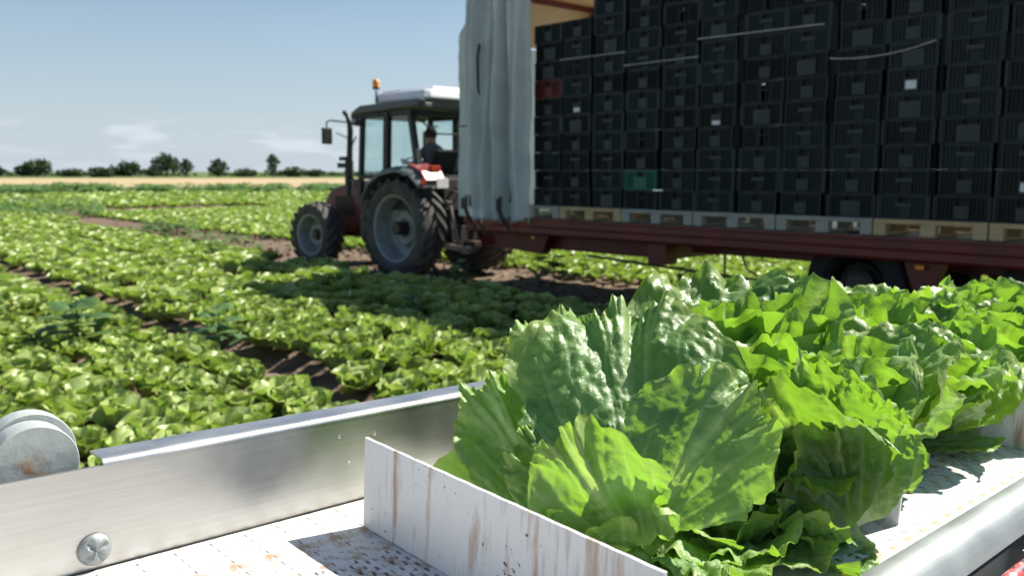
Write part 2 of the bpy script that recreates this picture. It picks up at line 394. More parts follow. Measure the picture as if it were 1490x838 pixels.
def link(name, data, parent=None):
    o = bpy.data.objects.new(name, data); COL.objects.link(o)
    if parent: o.parent = parent
    return o
def tag(o, label=None, cat=None, group=None, kind=None):
    if label: o["label"] = label
    if cat: o["category"] = cat
    if group: o["group"] = group
    if kind: o["kind"] = kind
    return o
def thing(name, label, cat, M=None, group=None):
    o = link(name, None)
    o.empty_display_size = .1
    if M is not None: o.matrix_world = M
    return tag(o, label, cat, group)
def copy_tree(o, M=None, parent=None):
    c = o.copy(); COL.objects.link(c)
    if parent: c.parent = parent
    if M is not None: c.matrix_basis = M
    for ch in list(o.children): copy_tree(ch, None, c)
    return c
YX = Matrix(((1, 0, 0, 0), (0, 0, 1, 0), (0, 1, 0, 0), (0, 0, 0, 1)))   # prism in xz, pulled along y

# ------------------------------------------------------------------ the ground and the far fields
def axis(n, lo, hi, s):
    t = np.linspace(-1, 1, n); k = np.sinh(t * s) / math.sinh(s)
    return np.where(k < 0, -k * lo, k * hi)
PERG = (math.cos(R(40.3)), math.sin(R(40.3)))
def ridge(x, y):
    """the raised beds: height of the soil across the rows"""
    q = x * PERG[0] + y * PERG[1]; h = 0
    for a, b in ((.2, 2.96), (3.44, 5.46), (5.68, 7.6)):
        if a < q < b: h = max(h, .13 * min(1, (q - a) / .22, (b - q) / .22))
    return h * max(0, min(1, (50 - y) / 20))
gx = axis(261, -4500, 4500, 8.6); gy = axis(261, -60, 9000, 8.6) + 8
vs = []
for y in gy:
    for x in gx:
        z = 0
        if abs(x) < 40 and -5 < y < 60:
            z = .05 * noise.noise(Vector((x * 1.7, y * 1.7, 0))) + .03 * noise.noise(Vector((x * 6, y * 6, 3))) - .02 + ridge(x, y)
        vs.append((x, y, z))
n = len(gx)
fs = [(j * n + i, j * n + i + 1, (j + 1) * n + i + 1, (j + 1) * n + i) for j in range(len(gy) - 1) for i in range(n - 1)]
g = MB(); g.v = vs; g.f = fs
tag(g.obj("ground", M_SOIL, smooth=180), kind="structure")
def sheet(name, poly, z, m):
    b = MB(); b.add([(x, y, z) for x, y in poly], [tuple(range(len(poly)))])
    return tag(b.obj(name, m), kind="structure")
sheet("meadow", [(-4000, 62), (4000, 50), (4000, 8800), (-4000, 8800)], .03, M_GRASS)
sheet("stubble_field", [(-700, 93), (-60, 99), (300, 104), (300, 240), (-700, 225)], .06, M_STUB)

# ------------------------------------------------------------------ leaves
def leaf_grid(L, W, nr, nt, seed, cup=.5, b0=0, b1=0, bend_pow=1.6, ruf=.02, kf=3.2, blis=.006, jag=.05, skew=0.0, stem=.10, tipround=.38, pleat=.0, pk=5.5, crumple=.35, frill=.0):
    """fan-shaped ruffled leaf; base at the origin, grows along +y, inner face +z; returns verts, faces, data"""
    rnd = random.Random(seed); so = Vector((rnd.uniform(0, 50), rnd.uniform(0, 50), rnd.uniform(0, 50)))
    p1, p2, p3 = (rnd.uniform(0, 6.28) for _ in range(3))
    V = []; D = []
    # spine
    N = nr; sy = [0.0]; sz = [0.0]; an = []
    for i in range(N + 1):
        s = i / N; an.append(b0 + b1 * s ** bend_pow)
    for i in range(N):
        a = (an[i] + an[i + 1]) / 2
        sy.append(sy[-1] + math.cos(a) / N); sz.append(sz[-1] + math.sin(a) / N)
    def spine(s):
        x = max(0, min(s, 1.0)) * N; i = min(int(x), N - 1); f = x - i; ex = max(0, s - 1.0)
        a = an[i] * (1 - f) + an[i + 1] * f
        return sy[i] * (1 - f) + sy[i + 1] * f + ex * math.cos(a), sz[i] * (1 - f) + sz[i + 1] * f + ex * math.sin(a), a
    for i in range(nr + 1):
        s = i / nr
        hw = W * (stem + (1 - stem) * (1 - (1 - s) ** 1.9) ** .9)
        for j in range(nt + 1):
            t = 2 * j / nt - 1; at = abs(t)
            th = math.atan2(t * hw / W * 1.1, s - .30)
            e = max(s ** 1.5, at * (.25 + .75 * s))
            jg = 1 + jag * (noise.noise(so + Vector((th * 2.2, 0, 0))) * .9 + .45 * noise.noise(so + Vector((th * 7, 5, 0))) + .35 * noise.noise(so + Vector((th * 19, 9, 0)))) * (s ** 2)
            sl = s * (1 - tipround * at ** 2.4) * jg
            w = hw * (1 + jag * 1.2 * (noise.noise(so + Vector((s * 7, 20 + t, 0))) + .5 * noise.noise(so + Vector((s * 17, 30 + t, 0)))) * at ** 3)
            x0 = t * w
            y0, z0, a = spine(sl); y0 *= L; z0 *= L
            c = cup * (.35 + .65 * s)
            if abs(c) > 1e-4:
                x = w * math.sin(c * t) / c; lift = w * (1 - math.cos(c * t)) / c
            else: x, lift = x0, 0
            x += skew * s * s * L
            pp = Vector((x0, sl * L, 0))
            # veins: midrib and slanting laterals
            mr = math.exp(-(x0 / (.0035 + .011 * (1 - s))) ** 2)
            ry = sl * L + .05 - .35 * at * L * sl
            vl = math.atan2(x0, ry) * 4.6 + .5 + .22 * noise.noise(so + pp * 11); fr = abs(vl - round(vl)); dm = fr / 4.6 * math.hypot(x0, ry)
            lv = math.exp(-(dm / .0024) ** 2) * (1 - .55 * s) * min(1, s * 4); fr = min(.25, dm / .04)
            rf = (e ** 2.6) * ruf * (.75 * math.sin(kf * 2 * th + p1 + 1.5 * noise.noise(so + Vector((th * 1.5, 40, 0)))) + .30 * math.sin(kf * 4.7 * th + p2 + 2 * noise.noise(so + Vector((th * 2, 44, 0)))) + .3 * noise.noise(so + pp * 30))
            bl = blis * min(1, s * 3) * ((.55 + .45 * min(1, fr * 4)) * (abs(noise.noise(so + pp * 42)) * 1.5 + .7 * abs(noise.noise(so + pp * 85 + Vector((7, 0, 0))))) - .5 * lv - .4)
            big = crumple * ruf * s * (noise.noise(so + pp * 9 + Vector((0, 0, 13))) + .5 * noise.noise(so + pp * 19 + Vector((0, 9, 13)))) + frill * e ** 7 * math.sin(kf * (11 if nt > 60 else 6.5) * th + 2.5 * noise.noise(so + Vector((th * 3, 80, 0))))
            pl_ = pleat * s * (1 - .3 * at) * (1 - .65 * e ** 4) * math.sin(t * pk * (1 + .15 * noise.noise(so + Vector((s * 2, 60, 0)))) + p3 + .8 * noise.noise(so + Vector((t * 2, s * 2, 70))))
            d = rf + bl + big + pl_ - .004 * mr * (1 - s)
            d += lift
            V.append((x, y0 - math.sin(a) * d, z0 + math.cos(a) * d))
            D.append((min(1, .9 * mr * (1 - .45 * s) + .72 * lv * (1 - .5 * s) + .35 * max(0, 1 - s * 4)), e, .5 + .5 * noise.noise(so + pp * 12 + Vector((3, 3, 3)))))
    F = [(i * (nt + 1) + j, i * (nt + 1) + j + 1, (i + 1) * (nt + 1) + j + 1, (i + 1) * (nt + 1) + j) for i in range(nr) for j in range(nt)]
    return V, F, D
def data_mesh(name, V, F, D, m, smooth=True):
    me = bpy.data.meshes.new(name)
    V = np.asarray(V, dtype=np.float32); F = np.asarray(F, dtype=np.int32); D = np.asarray(D, dtype=np.float32)
    k = F.shape[1]
    me.vertices.add(len(V)); me.vertices.foreach_set("co", V.ravel())
    me.loops.add(F.size); me.loops.foreach_set("vertex_index", F.ravel())
    me.polygons.add(len(F)); me.polygons.foreach_set("loop_start", np.arange(0, F.size, k, dtype=np.int32))
    me.update(calc_edges=True)
    a = me.color_attributes.new("leafdata", 'FLOAT_COLOR', 'POINT')
    a.data.foreach_set("color", np.c_[D, np.ones(len(D), dtype=np.float32)].astype(np.float32).ravel())
    me.materials.append(m)
    if smooth: me.polygons.foreach_set("use_smooth", np.ones(len(F), dtype=bool))
    return me
def basis(P, T, N):
    """matrix with local y along T, local z near N, origin P"""
    T = Vector(T).normalized(); N = Vector(N); N = (N - T * N.dot(T)).normalized(); X = T.cross(N)
    return Matrix(((X.x, T.x, N.x, P[0]), (X.y, T.y, N.y, P[1]), (X.z, T.z, N.z, P[2]), (0, 0, 0, 1)))
def head_leaves(nl, rnd, tilt0=78, tilt1=8, s0=1.0, s1=.5):
    """(kind 0 outer..1 inner, matrix) for a rosette about +z"""
    out = []
    for i in range(nl):
        f = i / (nl - 1); az = i * 2.39996 + rnd.uniform(-.3, .3); tl = R(tilt0 + (tilt1 - tilt0) * f ** .8 + rnd.uniform(-7, 7))
        rad = Vector((math.cos(az), math.sin(az), 0)); ax = Vector((0, 0, 1))
        T = ax * math.cos(tl) + rad * math.sin(tl); N = ax * math.sin(tl) - rad * math.cos(tl)
        M = basis(rad * .012 + ax * (.012 * i / nl), T, N + rad.cross(ax) * rnd.uniform(-.15, .15))
        out.append((f, M @ Matrix.Scale((s0 + (s1 - s0) * f) * rnd.uniform(.88, 1.1), 4)))
    return out

# ------------------------------------------------------------------ field lettuces
rnd = random.Random(7)
def leaf_lod(nr, nt, seeds, L=.150, W=.112, outer=True):
    res = []
    for sd_ in seeds:
        q = dict(cup=.6, b0=.15, b1=.35, ruf=.028, kf=2.6, blis=.012, jag=.08) if outer else dict(cup=1.5, b0=.15, b1=1.9, ruf=.016, kf=2.2, blis=.012, jag=.06)
        res.append(leaf_grid(L, W, nr, nt, sd_, stem=.2, **q))
    return res
NEAR_O = leaf_lod(8, 10, (1, 2, 3, 4)); NEAR_I = leaf_lod(8, 9, (5, 6, 7), L=.155, W=.105, outer=False)
MID_O = leaf_lod(3, 5, (1, 2, 3, 4)); MID_I = leaf_lod(4, 4, (5, 6, 7), L=.155, W=.105, outer=False)
FAR_O = leaf_lod(2, 3, (1, 2, 3, 4), L=.16, W=.12); FAR_I = leaf_lod(3, 2, (5, 6, 7), L=.16, W=.12, outer=False)
def head_arrays(O, I, nl, seed):
    r = random.Random(seed); V = []; F = []; D = []; o = 0
    for f, M in head_leaves(nl, r, 66, 10, 1.0, .80):
        v, fc, d = r.choice(O if f < .5 else I)
        A = np.array(M)[:3, :3]; b = np.array(M)[:3, 3]
        V.append(np.array(v) @ A.T + b); F.append(np.array(fc) + o); o += len(v)
        dd = np.array(d); dd[:, 2] = np.clip(dd[:, 2] * .5 - .3 + 1.2 * f, 0, 1); D.append(dd)
    return np.vstack(V), np.vstack(F), np.vstack(D)
NEAR_LEAF = [data_mesh("leaf", *q, M_FLET) for q in NEAR_O]; NEAR_LEAF_IN = [data_mesh("leaf", *q, M_FLET) for q in NEAR_I]
MID_MESH = [data_mesh("field_lettuce", *head_arrays(NEAR_O, NEAR_I, 16, 20 + i), M_FLET) for i in range(7)]
LOD2 = [head_arrays(MID_O, MID_I, 11, 40 + i) for i in range(5)]
LOD3 = [head_arrays(FAR_O, FAR_I, 6, 60 + i) for i in range(5)]

ROW = Vector((-math.sin(R(40.3)), math.cos(R(40.3)), 0)); PER = Vector((math.cos(R(40.3)), math.sin(R(40.3)), 0))
FP = 1300.0; PIT = R(7.407)
def to_px(p):
    y = p[1]; z = p[2] - 1.75
    dep = y * math.cos(PIT) - z * math.sin(PIT)
    if dep < .2: return None
    up = y * math.sin(PIT) + z * math.cos(PIT)
    return 745 + FP * p[0] / dep, 419 - FP * up / dep, dep
def seen(p, mg=260):
    q = to_px(p)
    return q is not None and -mg < q[0] < 1490 + mg and q[1] < 1500
heads = []
def bed(q0, q1, along0, along1, dq=.37, da=.36, keep=.97, size=1.0, jit=.045):
    nq = int((q1 - q0) / dq)
    for i in range(nq + 1):
        q = q0 + i * dq
        k = 0; L0 = along0 + rnd.uniform(0, da)
        while L0 + k * da < along1:
            a = L0 + k * da; k += 1
            if rnd.random() > keep: continue
            p = PER * (q + rnd.gauss(0, jit)) + ROW * (a + rnd.gauss(0, jit))
            if p.y < 2.5 or not seen(p): continue
            p.z = ridge(p.x, p.y) - .01
            heads.append((p, 1.5 * size * rnd.uniform(.82, 1.14)))
bed(.36, 2.75, -1, 62, dq=.34)
bed(3.62, 5.34, -3, 45, dq=.34)
bed(5.84, 7.35, -3, 34, dq=.34)
bed(6.9, 9.0, 34, 60, keep=.9)
bed(10.45, 20, -14, 40)
bed(20.3, 34, -14, 45, dq=.40, da=.38, size=1.25)
bed(34.4, 62, -40, 50, dq=.62, da=.55, size=1.7, jit=.1)
bed(9.2, 34, 45, 70, dq=.62, da=.55, size=1.6, jit=.1)
# leave the ground free that wheels, hitch and big weeds stand on
def blocked(p):
    for c, r in (((-1.9, 14.1), .75), ((-3.75, 15.8), .7), ((-.45, 15.6), .75), ((-2.3, 17.3), .7), ((-.6, 14.2), .7)):
        if (p.x - c[0]) ** 2 + (p.y - c[1]) ** 2 < r * r: return True
    return False
heads = [h for h in heads if not blocked(h[0])]
# nearest that can be seen above the rail first
def vis_rank(h):
    q = to_px(h[0] + Vector((0, 0, .15)))
    hid = q[1] > 700 or (q[0] > 700 and q[1] > 560) or (q[0] > 1000)
    return (1 if hid else 0, q[2])
heads.sort(key=vis_rank)
heads = [h for h in heads if to_px(h[0])[2] > 3.0]
ZONES = [("pale green lettuce growing in the near bed, between the metal rail and the bare furrow", "lettuces of the near bed"),
         ("pale green lettuce growing in full sun beyond the bare furrow", "sunlit lettuces of the second bed"),
         ("lettuce growing in the dark shadow that the trailer throws on the field", "lettuces in the shadow of the trailer")]
def in_shade(p):
    """does the sun ray from here meet the load of the trailer"""
    d = Vector((p.x - 1.144, p.y - 13.42)); c, s_ = math.cos(R(133.5)), math.sin(R(133.5))
    x, y = d.x * c + d.y * s_, -d.x * s_ + d.y * c
    sx, sy = to_sun.x * c + to_sun.y * s_, -to_sun.x * s_ + to_sun.y * c
    if sy >= 0: return False
    t = (1.25 - y) / sy
    return t > 0 and t * to_sun.z < 4.2 and x + t * sx < 1.4
for i, (p, s) in enumerate(heads[:300]):
    M = Matrix.Translation(p) @ Matrix.Rotation(rnd.uniform(0, 6.28), 4, 'Z') @ Euler((rnd.gauss(0, .12), rnd.gauss(0, .12), 0)).to_matrix().to_4x4() @ Matrix.Scale(s, 4)
    q_ = p.dot(PER); a_ = p.dot(ROW)
    zone = 0 if q_ < 3.3 else (2 if in_shade(p) else 1)
    LAB, GRP = ZONES[zone]
    if i < 45:
        o = thing("field_lettuce", LAB, "lettuce", M, GRP)
        for f, LM in head_leaves(16, rnd, 66, 10, 1.0, .80):
            lf = link("leaf", rnd.choice(NEAR_LEAF if f < .5 else NEAR_LEAF_IN), o); lf.matrix_basis = LM
    else:
        o = link("field_lettuce", MID_MESH[rnd.randrange(7)]); o.matrix_world = M
        tag(o, LAB, "lettuce", GRP)
def join_heads(name, hs, label, cat):
    V = []; F = []; D = []; o = 0
    for p, s in hs:
        dist = p.y
        lod = (LOD2 if dist < 24 else LOD3)
        v, f, d = lod[rnd.randrange(5)]
        a = rnd.uniform(0, 6.28); c, sn = math.cos(a) * s, math.sin(a) * s
        tx = rnd.gauss(0, .12)
        x = v[:, 0] * c - v[:, 1] * sn; y = v[:, 0] * sn + v[:, 1] * c; z = v[:, 2] * s
        V.append(np.c_[x + tx * z + p.x, y + p.y, z + p.z]); F.append(f + o); o += len(v)
        dd = d.copy(); dd[:, 2] = np.clip(dd[:, 2] + rnd.gauss(0, .16), 0, 1); D.append(dd)
    ob = link(name, data_mesh(name, np.vstack(V), np.vstack(F), np.vstack(D), M_FLET))
    return tag(ob, label, cat, kind="stuff")
join_heads("field_lettuces", heads[300:], "countless lettuce heads filling the rest of the field behind", "lettuces")

# broad-leaved weeds
def weed_arrays(seed, nl, h, spread, L=.14, W=.07, nr=4, nt=5):
    r = random.Random(seed); V = []; F = []; D = []; o = 0
    for i in range(nl):
        f = i / max(1, nl - 1); az = i * 2.4 + r.uniform(-.4, .4); rad = Vector((math.cos(az), math.sin(az), 0))
        base = rad * spread * (1 - .6 * f) * r.uniform(.5, 1) + Vector((0, 0, h * (.35 + .65 * f) * r.uniform(.85, 1)))
        T = rad * .9 + Vector((0, 0, r.uniform(-.35, .35))); N = Vector((0, 0, 1)) - rad * .3
        v, fc, d = leaf_grid(L * r.uniform(.8, 1.2), W * r.uniform(.8, 1.2), nr, nt, seed * 31 + i, cup=-.4, b0=.3, b1=-.9, ruf=.015, kf=1.5, blis=.003, jag=.12, stem=.25, tipround=.75)
        M = np.array(basis(base, T, N)); A = M[:3, :3]; V.append(np.array(v) @ A.T + M[:3, 3]); F.append(np.array(fc) + o); o += len(v); D.append(np.array(d))
    return np.vstack(V), np.vstack(F), np.vstack(D)
def stem_mb(h, spread, nl, seed):
    r = random.Random(seed); b = MB(); b.tube([(0, 0, -.02), (0.01, 0, h * .5), (0, .01, h)], [.012, .009, .005], 6)
    for i in range(nl):
        f = i / max(1, nl - 1); az = i * 2.4; rad = Vector((math.cos(az), math.sin(az), 0))
        b.tube([(0, 0, h * (.25 + .6 * f)), rad * spread * (1 - .6 * f) * .8 + Vector((0, 0, h * (.35 + .6 * f)))], .004, 5)
    return b
def ground_at(px, py, h=0.0):
    """field point under a picture position, used to read positions off the photograph"""
    up = (419 - py); t = Vector(((px - 745), FP * math.cos(PIT) + up * math.sin(PIT), up * math.cos(PIT) - FP * math.sin(PIT)))
    k = (h - 1.75) / t.z; return Vector((t.x * k, t.y * k, h))
WEEDS = [((-3.95, 8.0), .46, .16, 13, .25, .15, "large-leaved weed standing in the near left lettuce bed"),
         ((-2.72, 8.15), .50, .16, 12, .22, .13, "blue-green weed with drooping leaves left of the bare furrow"),
         ((-8.1, 21.6), .55, .40, 34, .22, .12, "broad bushy weed at the edge of the bare dirt, right part of the clump"),
         ((-9.0, 22.6), .50, .38, 26, .22, .11, "broad bushy weed at the edge of the bare dirt, left part of the clump"),
         ((-1.12, 9.9), .52, .08, 14, .10, .05, "small upright weed topping the lettuces near the shaded strip"),
         ((-5.6, 16.6), .42, .15, 14, .13, .06, "thin weed among lettuces in front of the small tractor wheel"),
         ((.62, 13.2), .55, .22, 26, .16, .09, "dark weed standing under the trailer bed by the drawbar"),
         ((2.45, 12.2), .40, .2, 22, .14, .08, "dark weed under the middle of the trailer bed"),
         ((-.85, 13.75), .42, .15, 14, .15, .09, "pale weed growing right behind the big tractor wheel"),
         ((-6.6, 19.2), .35, .2, 14, .15, .08, "small weed on the bare dirt ahead of the tractor")]
for i, (xy, h, sp, nl, L, W, lab) in enumerate(WEEDS):
    o = thing("weed_plant", lab, "weed", Matrix.Translation((xy[0], xy[1], ridge(*xy))))
    link("foliage", data_mesh("foliage", *weed_arrays(100 + i, nl, h, sp, L, W), M_WEED), o)
    stem_mb(h, sp, nl, i).obj("stem", M_WEED, o)
def scatter(name, pts, arrs, m, label, cat):
    V = []; F = []; D = []; o = 0
    for (p, s) in pts:
        v, f, d = arrs[rnd.randrange(len(arrs))]; a = rnd.uniform(0, 6.28); c, sn = math.cos(a) * s, math.sin(a) * s
        V.append(np.c_[v[:, 0] * c - v[:, 1] * sn + p[0], v[:, 0] * sn + v[:, 1] * c + p[1], v[:, 2] * s + p[2]]); F.append(f + o); o += len(v)
        dd = d.copy(); dd[:, 2] = np.clip(dd[:, 2] + rnd.gauss(0, .2), 0, 1); D.append(dd)
    return tag(link(name, data_mesh(name, np.vstack(V), np.vstack(F), np.vstack(D), m)), label, cat, kind="stuff")
WA = [weed_arrays(200 + i, 14, .5, .28, .24, .12, 2, 3) for i in range(4)]
pts = []
for k in range(130):                                     # dark weedy patch left of the bare dirt
    px, py = rnd.uniform(-40, 150), rnd.uniform(296, 318)
    if py > 300 + (px + 40) * .1 + 14: continue
    p = ground_at(px, py); pts.append((p, rnd.uniform(.5, .9)))
for k in range(60):
    p = ground_at(rnd.uniform(150, 420), rnd.uniform(318, 372))
    if 7.7 < p.dot(PER) < 10.6: pts.append((p, rnd.uniform(.25, .5)))
scatter("weed_patch", pts, WA, M_WEED, "dark weedy growth at the left edge of the lettuces", "weeds")
pts = []
for k in range(900):                                    # dark crop strip before the stubble
    px = rnd.uniform(-60, 560); py = rnd.uniform(276.5, 284) + (4 if px < 80 else 0)
    d_ = noise.noise(Vector((px * .02, py * .25, 0)))
    if d_ < -.02: continue
    pts.append((ground_at(px, py), rnd.uniform(.8, 1.7)))
scatter("crop_strip", pts, WA, M_WEED, "dark green crop strip between the lettuces and the stubble", "crop")
clod = MB()                                              # loose clods on the bare lane
for k in range(900):
    q = rnd.uniform(7.4, 10.8); a = rnd.uniform(-4, 30); p = PER * q + ROW * a
    if p.y < 8: continue
    s = rnd.uniform(.015, .06); E = Euler((rnd.uniform(0, 6), rnd.uniform(0, 6), rnd.uniform(0, 6))).to_matrix()
    vv = [E @ (Vector(c) * s * rnd.uniform(.7, 1.3)) + p for c in ((1, 0, 0), (-1, 0, 0), (0, 1, 0), (0, -1, 0), (0, 0, 1), (0, 0, -1))]
    clod.add(vv, [(0, 2, 4), (2, 1, 4), (1, 3, 4), (3, 0, 4), (2, 0, 5), (1, 2, 5), (3, 1, 5), (0, 3, 5)])
tag(clod.obj("soil_clods", M_SOIL), "brown clods of loose soil on the bare tractor lane", "soil", kind="stuff")

# ------------------------------------------------------------------ far trees and hedge
def crown_arrays(seed, w, h, nclump, per, q):
    r = random.Random(seed); V = []; F = []; D = []; o = 0
    for c in range(nclump):
        while True:
            u = Vector((r.uniform(-1, 1), r.uniform(-1, 1), r.uniform(-1, 1)))
            if u.length < 1: break
        cz = .5 + .5 * u.z; tap = math.sqrt(max(.10, 1 - (abs(cz - .5) / .56) ** 3)) * (1.25 - .1 * cz)
        cen = Vector((u.x * w / 2 * tap, u.y * w / 2 * tap, cz * h)); cr_ = w * r.uniform(.10, .2); br = r.uniform(0, 1)
        for k in range(per):
            d = Vector((r.gauss(0, 1), r.gauss(0, 1), r.gauss(0, .8))).normalized() * cr_ * r.uniform(.3, 1)
            E = Euler((r.uniform(0, 6), r.uniform(0, 6), r.uniform(0, 6))).to_matrix(); s = q * r.uniform(.6, 1.3)
            for x, y in ((-1, -.6), (1, -.6), (1, .6), (-1, .6)):
                V.append(cen + d + E @ Vector((x * s, y * s, 0))); D.append((0, 0, br))
            F.append((o, o + 1, o + 2, o + 3)); o += 4
    return np.array([tuple(v) for v in V]), np.array(F), np.array(D)
# px centre, base y, px width, px height, distance, label
TREES = [(60, 253, 34, 25, 300, "wide low tree beside a smaller round one, far left of the horizon"),
         (40, 253, 20, 17, 300, "small round tree beside the wide low one, far left"),
         (3, 252, 18, 15, 310, "dark tree cut by the left edge of the picture"),
         (186, 253, 36, 20, 310, "low spreading tree left of the tallest horizon tree"),
         (247, 254, 34, 33, 290, "tallest and widest tree on the horizon, dense oval crown"),
         (275, 254, 17, 26, 300, "narrow oval tree just right of the tallest horizon tree"),
         (321, 256, 24, 26, 280, "conical tree midway between the tallest tree and the lone oval one"),
         (400, 258, 17, 33, 270, "lone slim oval tree nearest the tractor on the horizon"),
         (226, 253, 22, 14, 310, "low bush between the spreading tree and the tallest tree"),
         (152, 257, 30, 14, 270, "low dark bush standing forward on the stubble edge"),
         (110, 254, 30, 10, 300, "low hedge bush right of the wide far-left tree"),
         (360, 254, 26, 10, 300, "flat bush left of the lone slim oval tree"),
         (430, 254, 30, 13, 300, "rounded bush right of the lone slim oval tree"),
         (462, 254, 24, 10, 300, "small bush by the tractor mirror on the horizon")]
for i, (px, by, pw, ph, dist, lab) in enumerate(TREES):
    x = (px - 745) / FP * dist; w = pw / FP * dist; h = ph / FP * dist
    o = thing("tree" if ph > 14 else "bush", lab, "tree" if ph > 14 else "bush", Matrix.Translation((x, dist, 0)))
    th = h * (.16 if ph > 14 else .04)
    tb = MB(); tb.tube([(0, 0, -.2), (.1, 0, th), (.2, .1, h * .55)], [w * .05, w * .04, w * .015], 8)
    for k in range(5):
        a = k * 1.256; tb.tube([(.1, 0, th + .05 * h * k), (math.cos(a) * w * .3, math.sin(a) * w * .3, h * (.45 + .06 * k))], [w * .02, w * .006], 5)
    tb.obj("trunk", M_BARK, o)
    v, f, d = crown_arrays(300 + i, w * .98, h - th * .6, 70, 22, max(.20, w * .04)); v[:, 2] += th * .6
    link("crown", data_mesh("crown", v, f, d, M_TREE, smooth=False), o)
V = []; F = []; D = []; o_ = 0
for k in range(70):                                      # the thin hedge line behind them
    x = rnd.uniform(-260, 30); y = rnd.uniform(330, 380); h = rnd.uniform(.2, 1.0)
    v, f, d = crown_arrays(500 + k, rnd.uniform(6, 14), h, 10, 14, .45)
    V.append(v + np.array([x, y, 0])); F.append(f + o_); o_ += len(v); D.append(d)
tag(link("hedge", data_mesh("hedge", np.vstack(V), np.vstack(F), np.vstack(D), M_TREE, smooth=False)), "low dark hedge line running along the whole horizon", "hedge", kind="stuff")

# ------------------------------------------------------------------ tractor (x forward, y left, z up; origin under the rear axle)
TRM = Matrix.Translation((-1.195, 15.22, 0)) @ Matrix.Rotation(R(135), 4, 'Z')
T = thing("tractor", "dark red farm tractor with white cab roof hitched to the crate trailer", "tractor", TRM)
def wheel(parent, x, y, Rr, w, rim, nlug, side, steer=0):
    """side +1: outer face towards +y"""
    hub = MB()
    k = w / 2
    hub.lathe([(0.0, .02 * side), (.10 * Rr, .02 * side), (.11 * Rr, .10 * side * Rr), (0, .10 * side * Rr)], 20)
    for q in range(8):
        a = q * math.pi / 4; hub.tube([(.16 * Rr * math.cos(a), -.0, .16 * Rr * math.sin(a)), (.16 * Rr * math.cos(a), .055 * side * Rr, .16 * Rr * math.sin(a))], .018, 6)
    wh = hub.obj("wheel", M_IRON, parent, smooth=40)
    wh.location = (x, y, Rr); wh.rotation_euler = (0, 0, steer)
    r = MB()
    s = side
    r.lathe([(.03, -.02 * s), (.30 * Rr, .0), (.34 * Rr, .03 * s), (.36 * Rr, -.06 * s), (.40 * Rr, -.10 * s), (rim - .07, -.06 * s), (rim - .03, k * .55 * s), (rim - .015, k * .80 * s), (rim + .02, k * .86 * s),
             (rim + .02, k * .70 * s), (rim - .0, k * .5 * s), (rim - .02, -k * .8 * s), (.05, -k * .5 * s)], 48)
    r.obj("rim", M_RIM, wh, smooth=35)
    t = MB()
    Ri = Rr - .045
    t.lathe([(rim, -k * .80), (rim + .05, -k * .95), ((rim + Ri) / 2, -k * 1.02), (Ri - .06, -k * .95), (Ri - .01, -k * .78), (Ri, -k * .3), (Ri, k * .3), (Ri - .01, k * .78), (Ri - .06, k * .95), ((rim + Ri) / 2, k * 1.02), (rim + .05, k * .95), (rim, k * .80)], 56, close=True)
    ln = 2 * math.pi * Rr / nlug
    for q in range(nlug):                                # chevron lugs
        for sd2 in (-1, 1):
            a0 = 2 * math.pi * (q + (.5 if sd2 > 0 else 0)) / nlug
            vv = []
            for (yy, da, hh) in ((.02, 0, .0), (k * .55, -.55, 0), (k * 1.0, -1.05, -.035)):
                for (rr_, ww) in ((Ri - .03, ln * .23), (Rr + hh, ln * .17)):
                    for e_ in (-1, 1):
                        a = a0 + (da * ln * 1.1 + e_ * ww) / Rr
                        vv.append((rr_ * math.sin(a), sd2 * yy, rr_ * math.cos(a)))
            fs_ = [(0, 1, 3, 2), (8, 10, 11, 9)]
            for b_ in (0, 4):
                fs_ += [(b_, b_ + 2, b_ + 6, b_ + 4), (b_ + 1, b_ + 5, b_ + 7, b_ + 3), (b_ + 2, b_ + 3, b_ + 7, b_ + 6), (b_, b_ + 4, b_ + 5, b_ + 1)]
            t.add(vv, fs_)
    t.obj("tyre", M_TYRE, wh, smooth=30)
    return wh
wheel(T, 0, .80, .835, .52, .53, 20, 1)
wheel(T, 0, -.80, .835, .52, .53, 20, -1)
wheel(T, 2.6, .80, .605, .40, .36, 18, 1, R(4))
wheel(T, 2.6, -.80, .605, .40, .36, 18, -1, R(4))
b = MB()
b.cbox((.15, 0, .85), (1.0, .5, .55)); b.cbox((1.3, 0, .80), (1.6, .42, .5)); b.cbox((2.5, 0, .72), (1.1, .34, .36))
b.tube([(0, -1.0, .835), (0, 1.0, .835)], .11, 14); b.tube([(2.6, -.85, .605), (2.6, .85, .605)], .075, 12)
b.obj("chassis", M_IRON, T, bevel=.02)
h = MB()
hp = [(1.35, 1.62), (2.0, 1.58), (2.6, 1.47), (2.86, 1.38), (3.02, 1.18), (3.05, .85), (2.95, .62), (2.2, .66), (1.35, .95)]
h.prism(hp, -.36, .36, YX)
h.obj("hood", M_MAROON, T, bevel=.06, smooth=40)
gr_ = MB()
for q in range(7): gr_.box(2.05 + .09 * q, 2.10 + .09 * q, .355, .372, .95, 1.30)
gr_.obj("side_grille", M_BLACK, T)
b = MB(); b.cbox((2.99, 0, .86), (.26, .62, .4)); b.obj("front_weight", M_IRON, T, bevel=.03)
b = MB(); b.box(-.42, 1.28, -.78, .78, 1.12, 1.30); b.prism([(.5, .62), (1.25, .62), (1.25, 1.2), (.5, 1.2)], .42, .80, YX); b.obj("cab_floor", M_BLACK, T, bevel=.02)
b = MB()
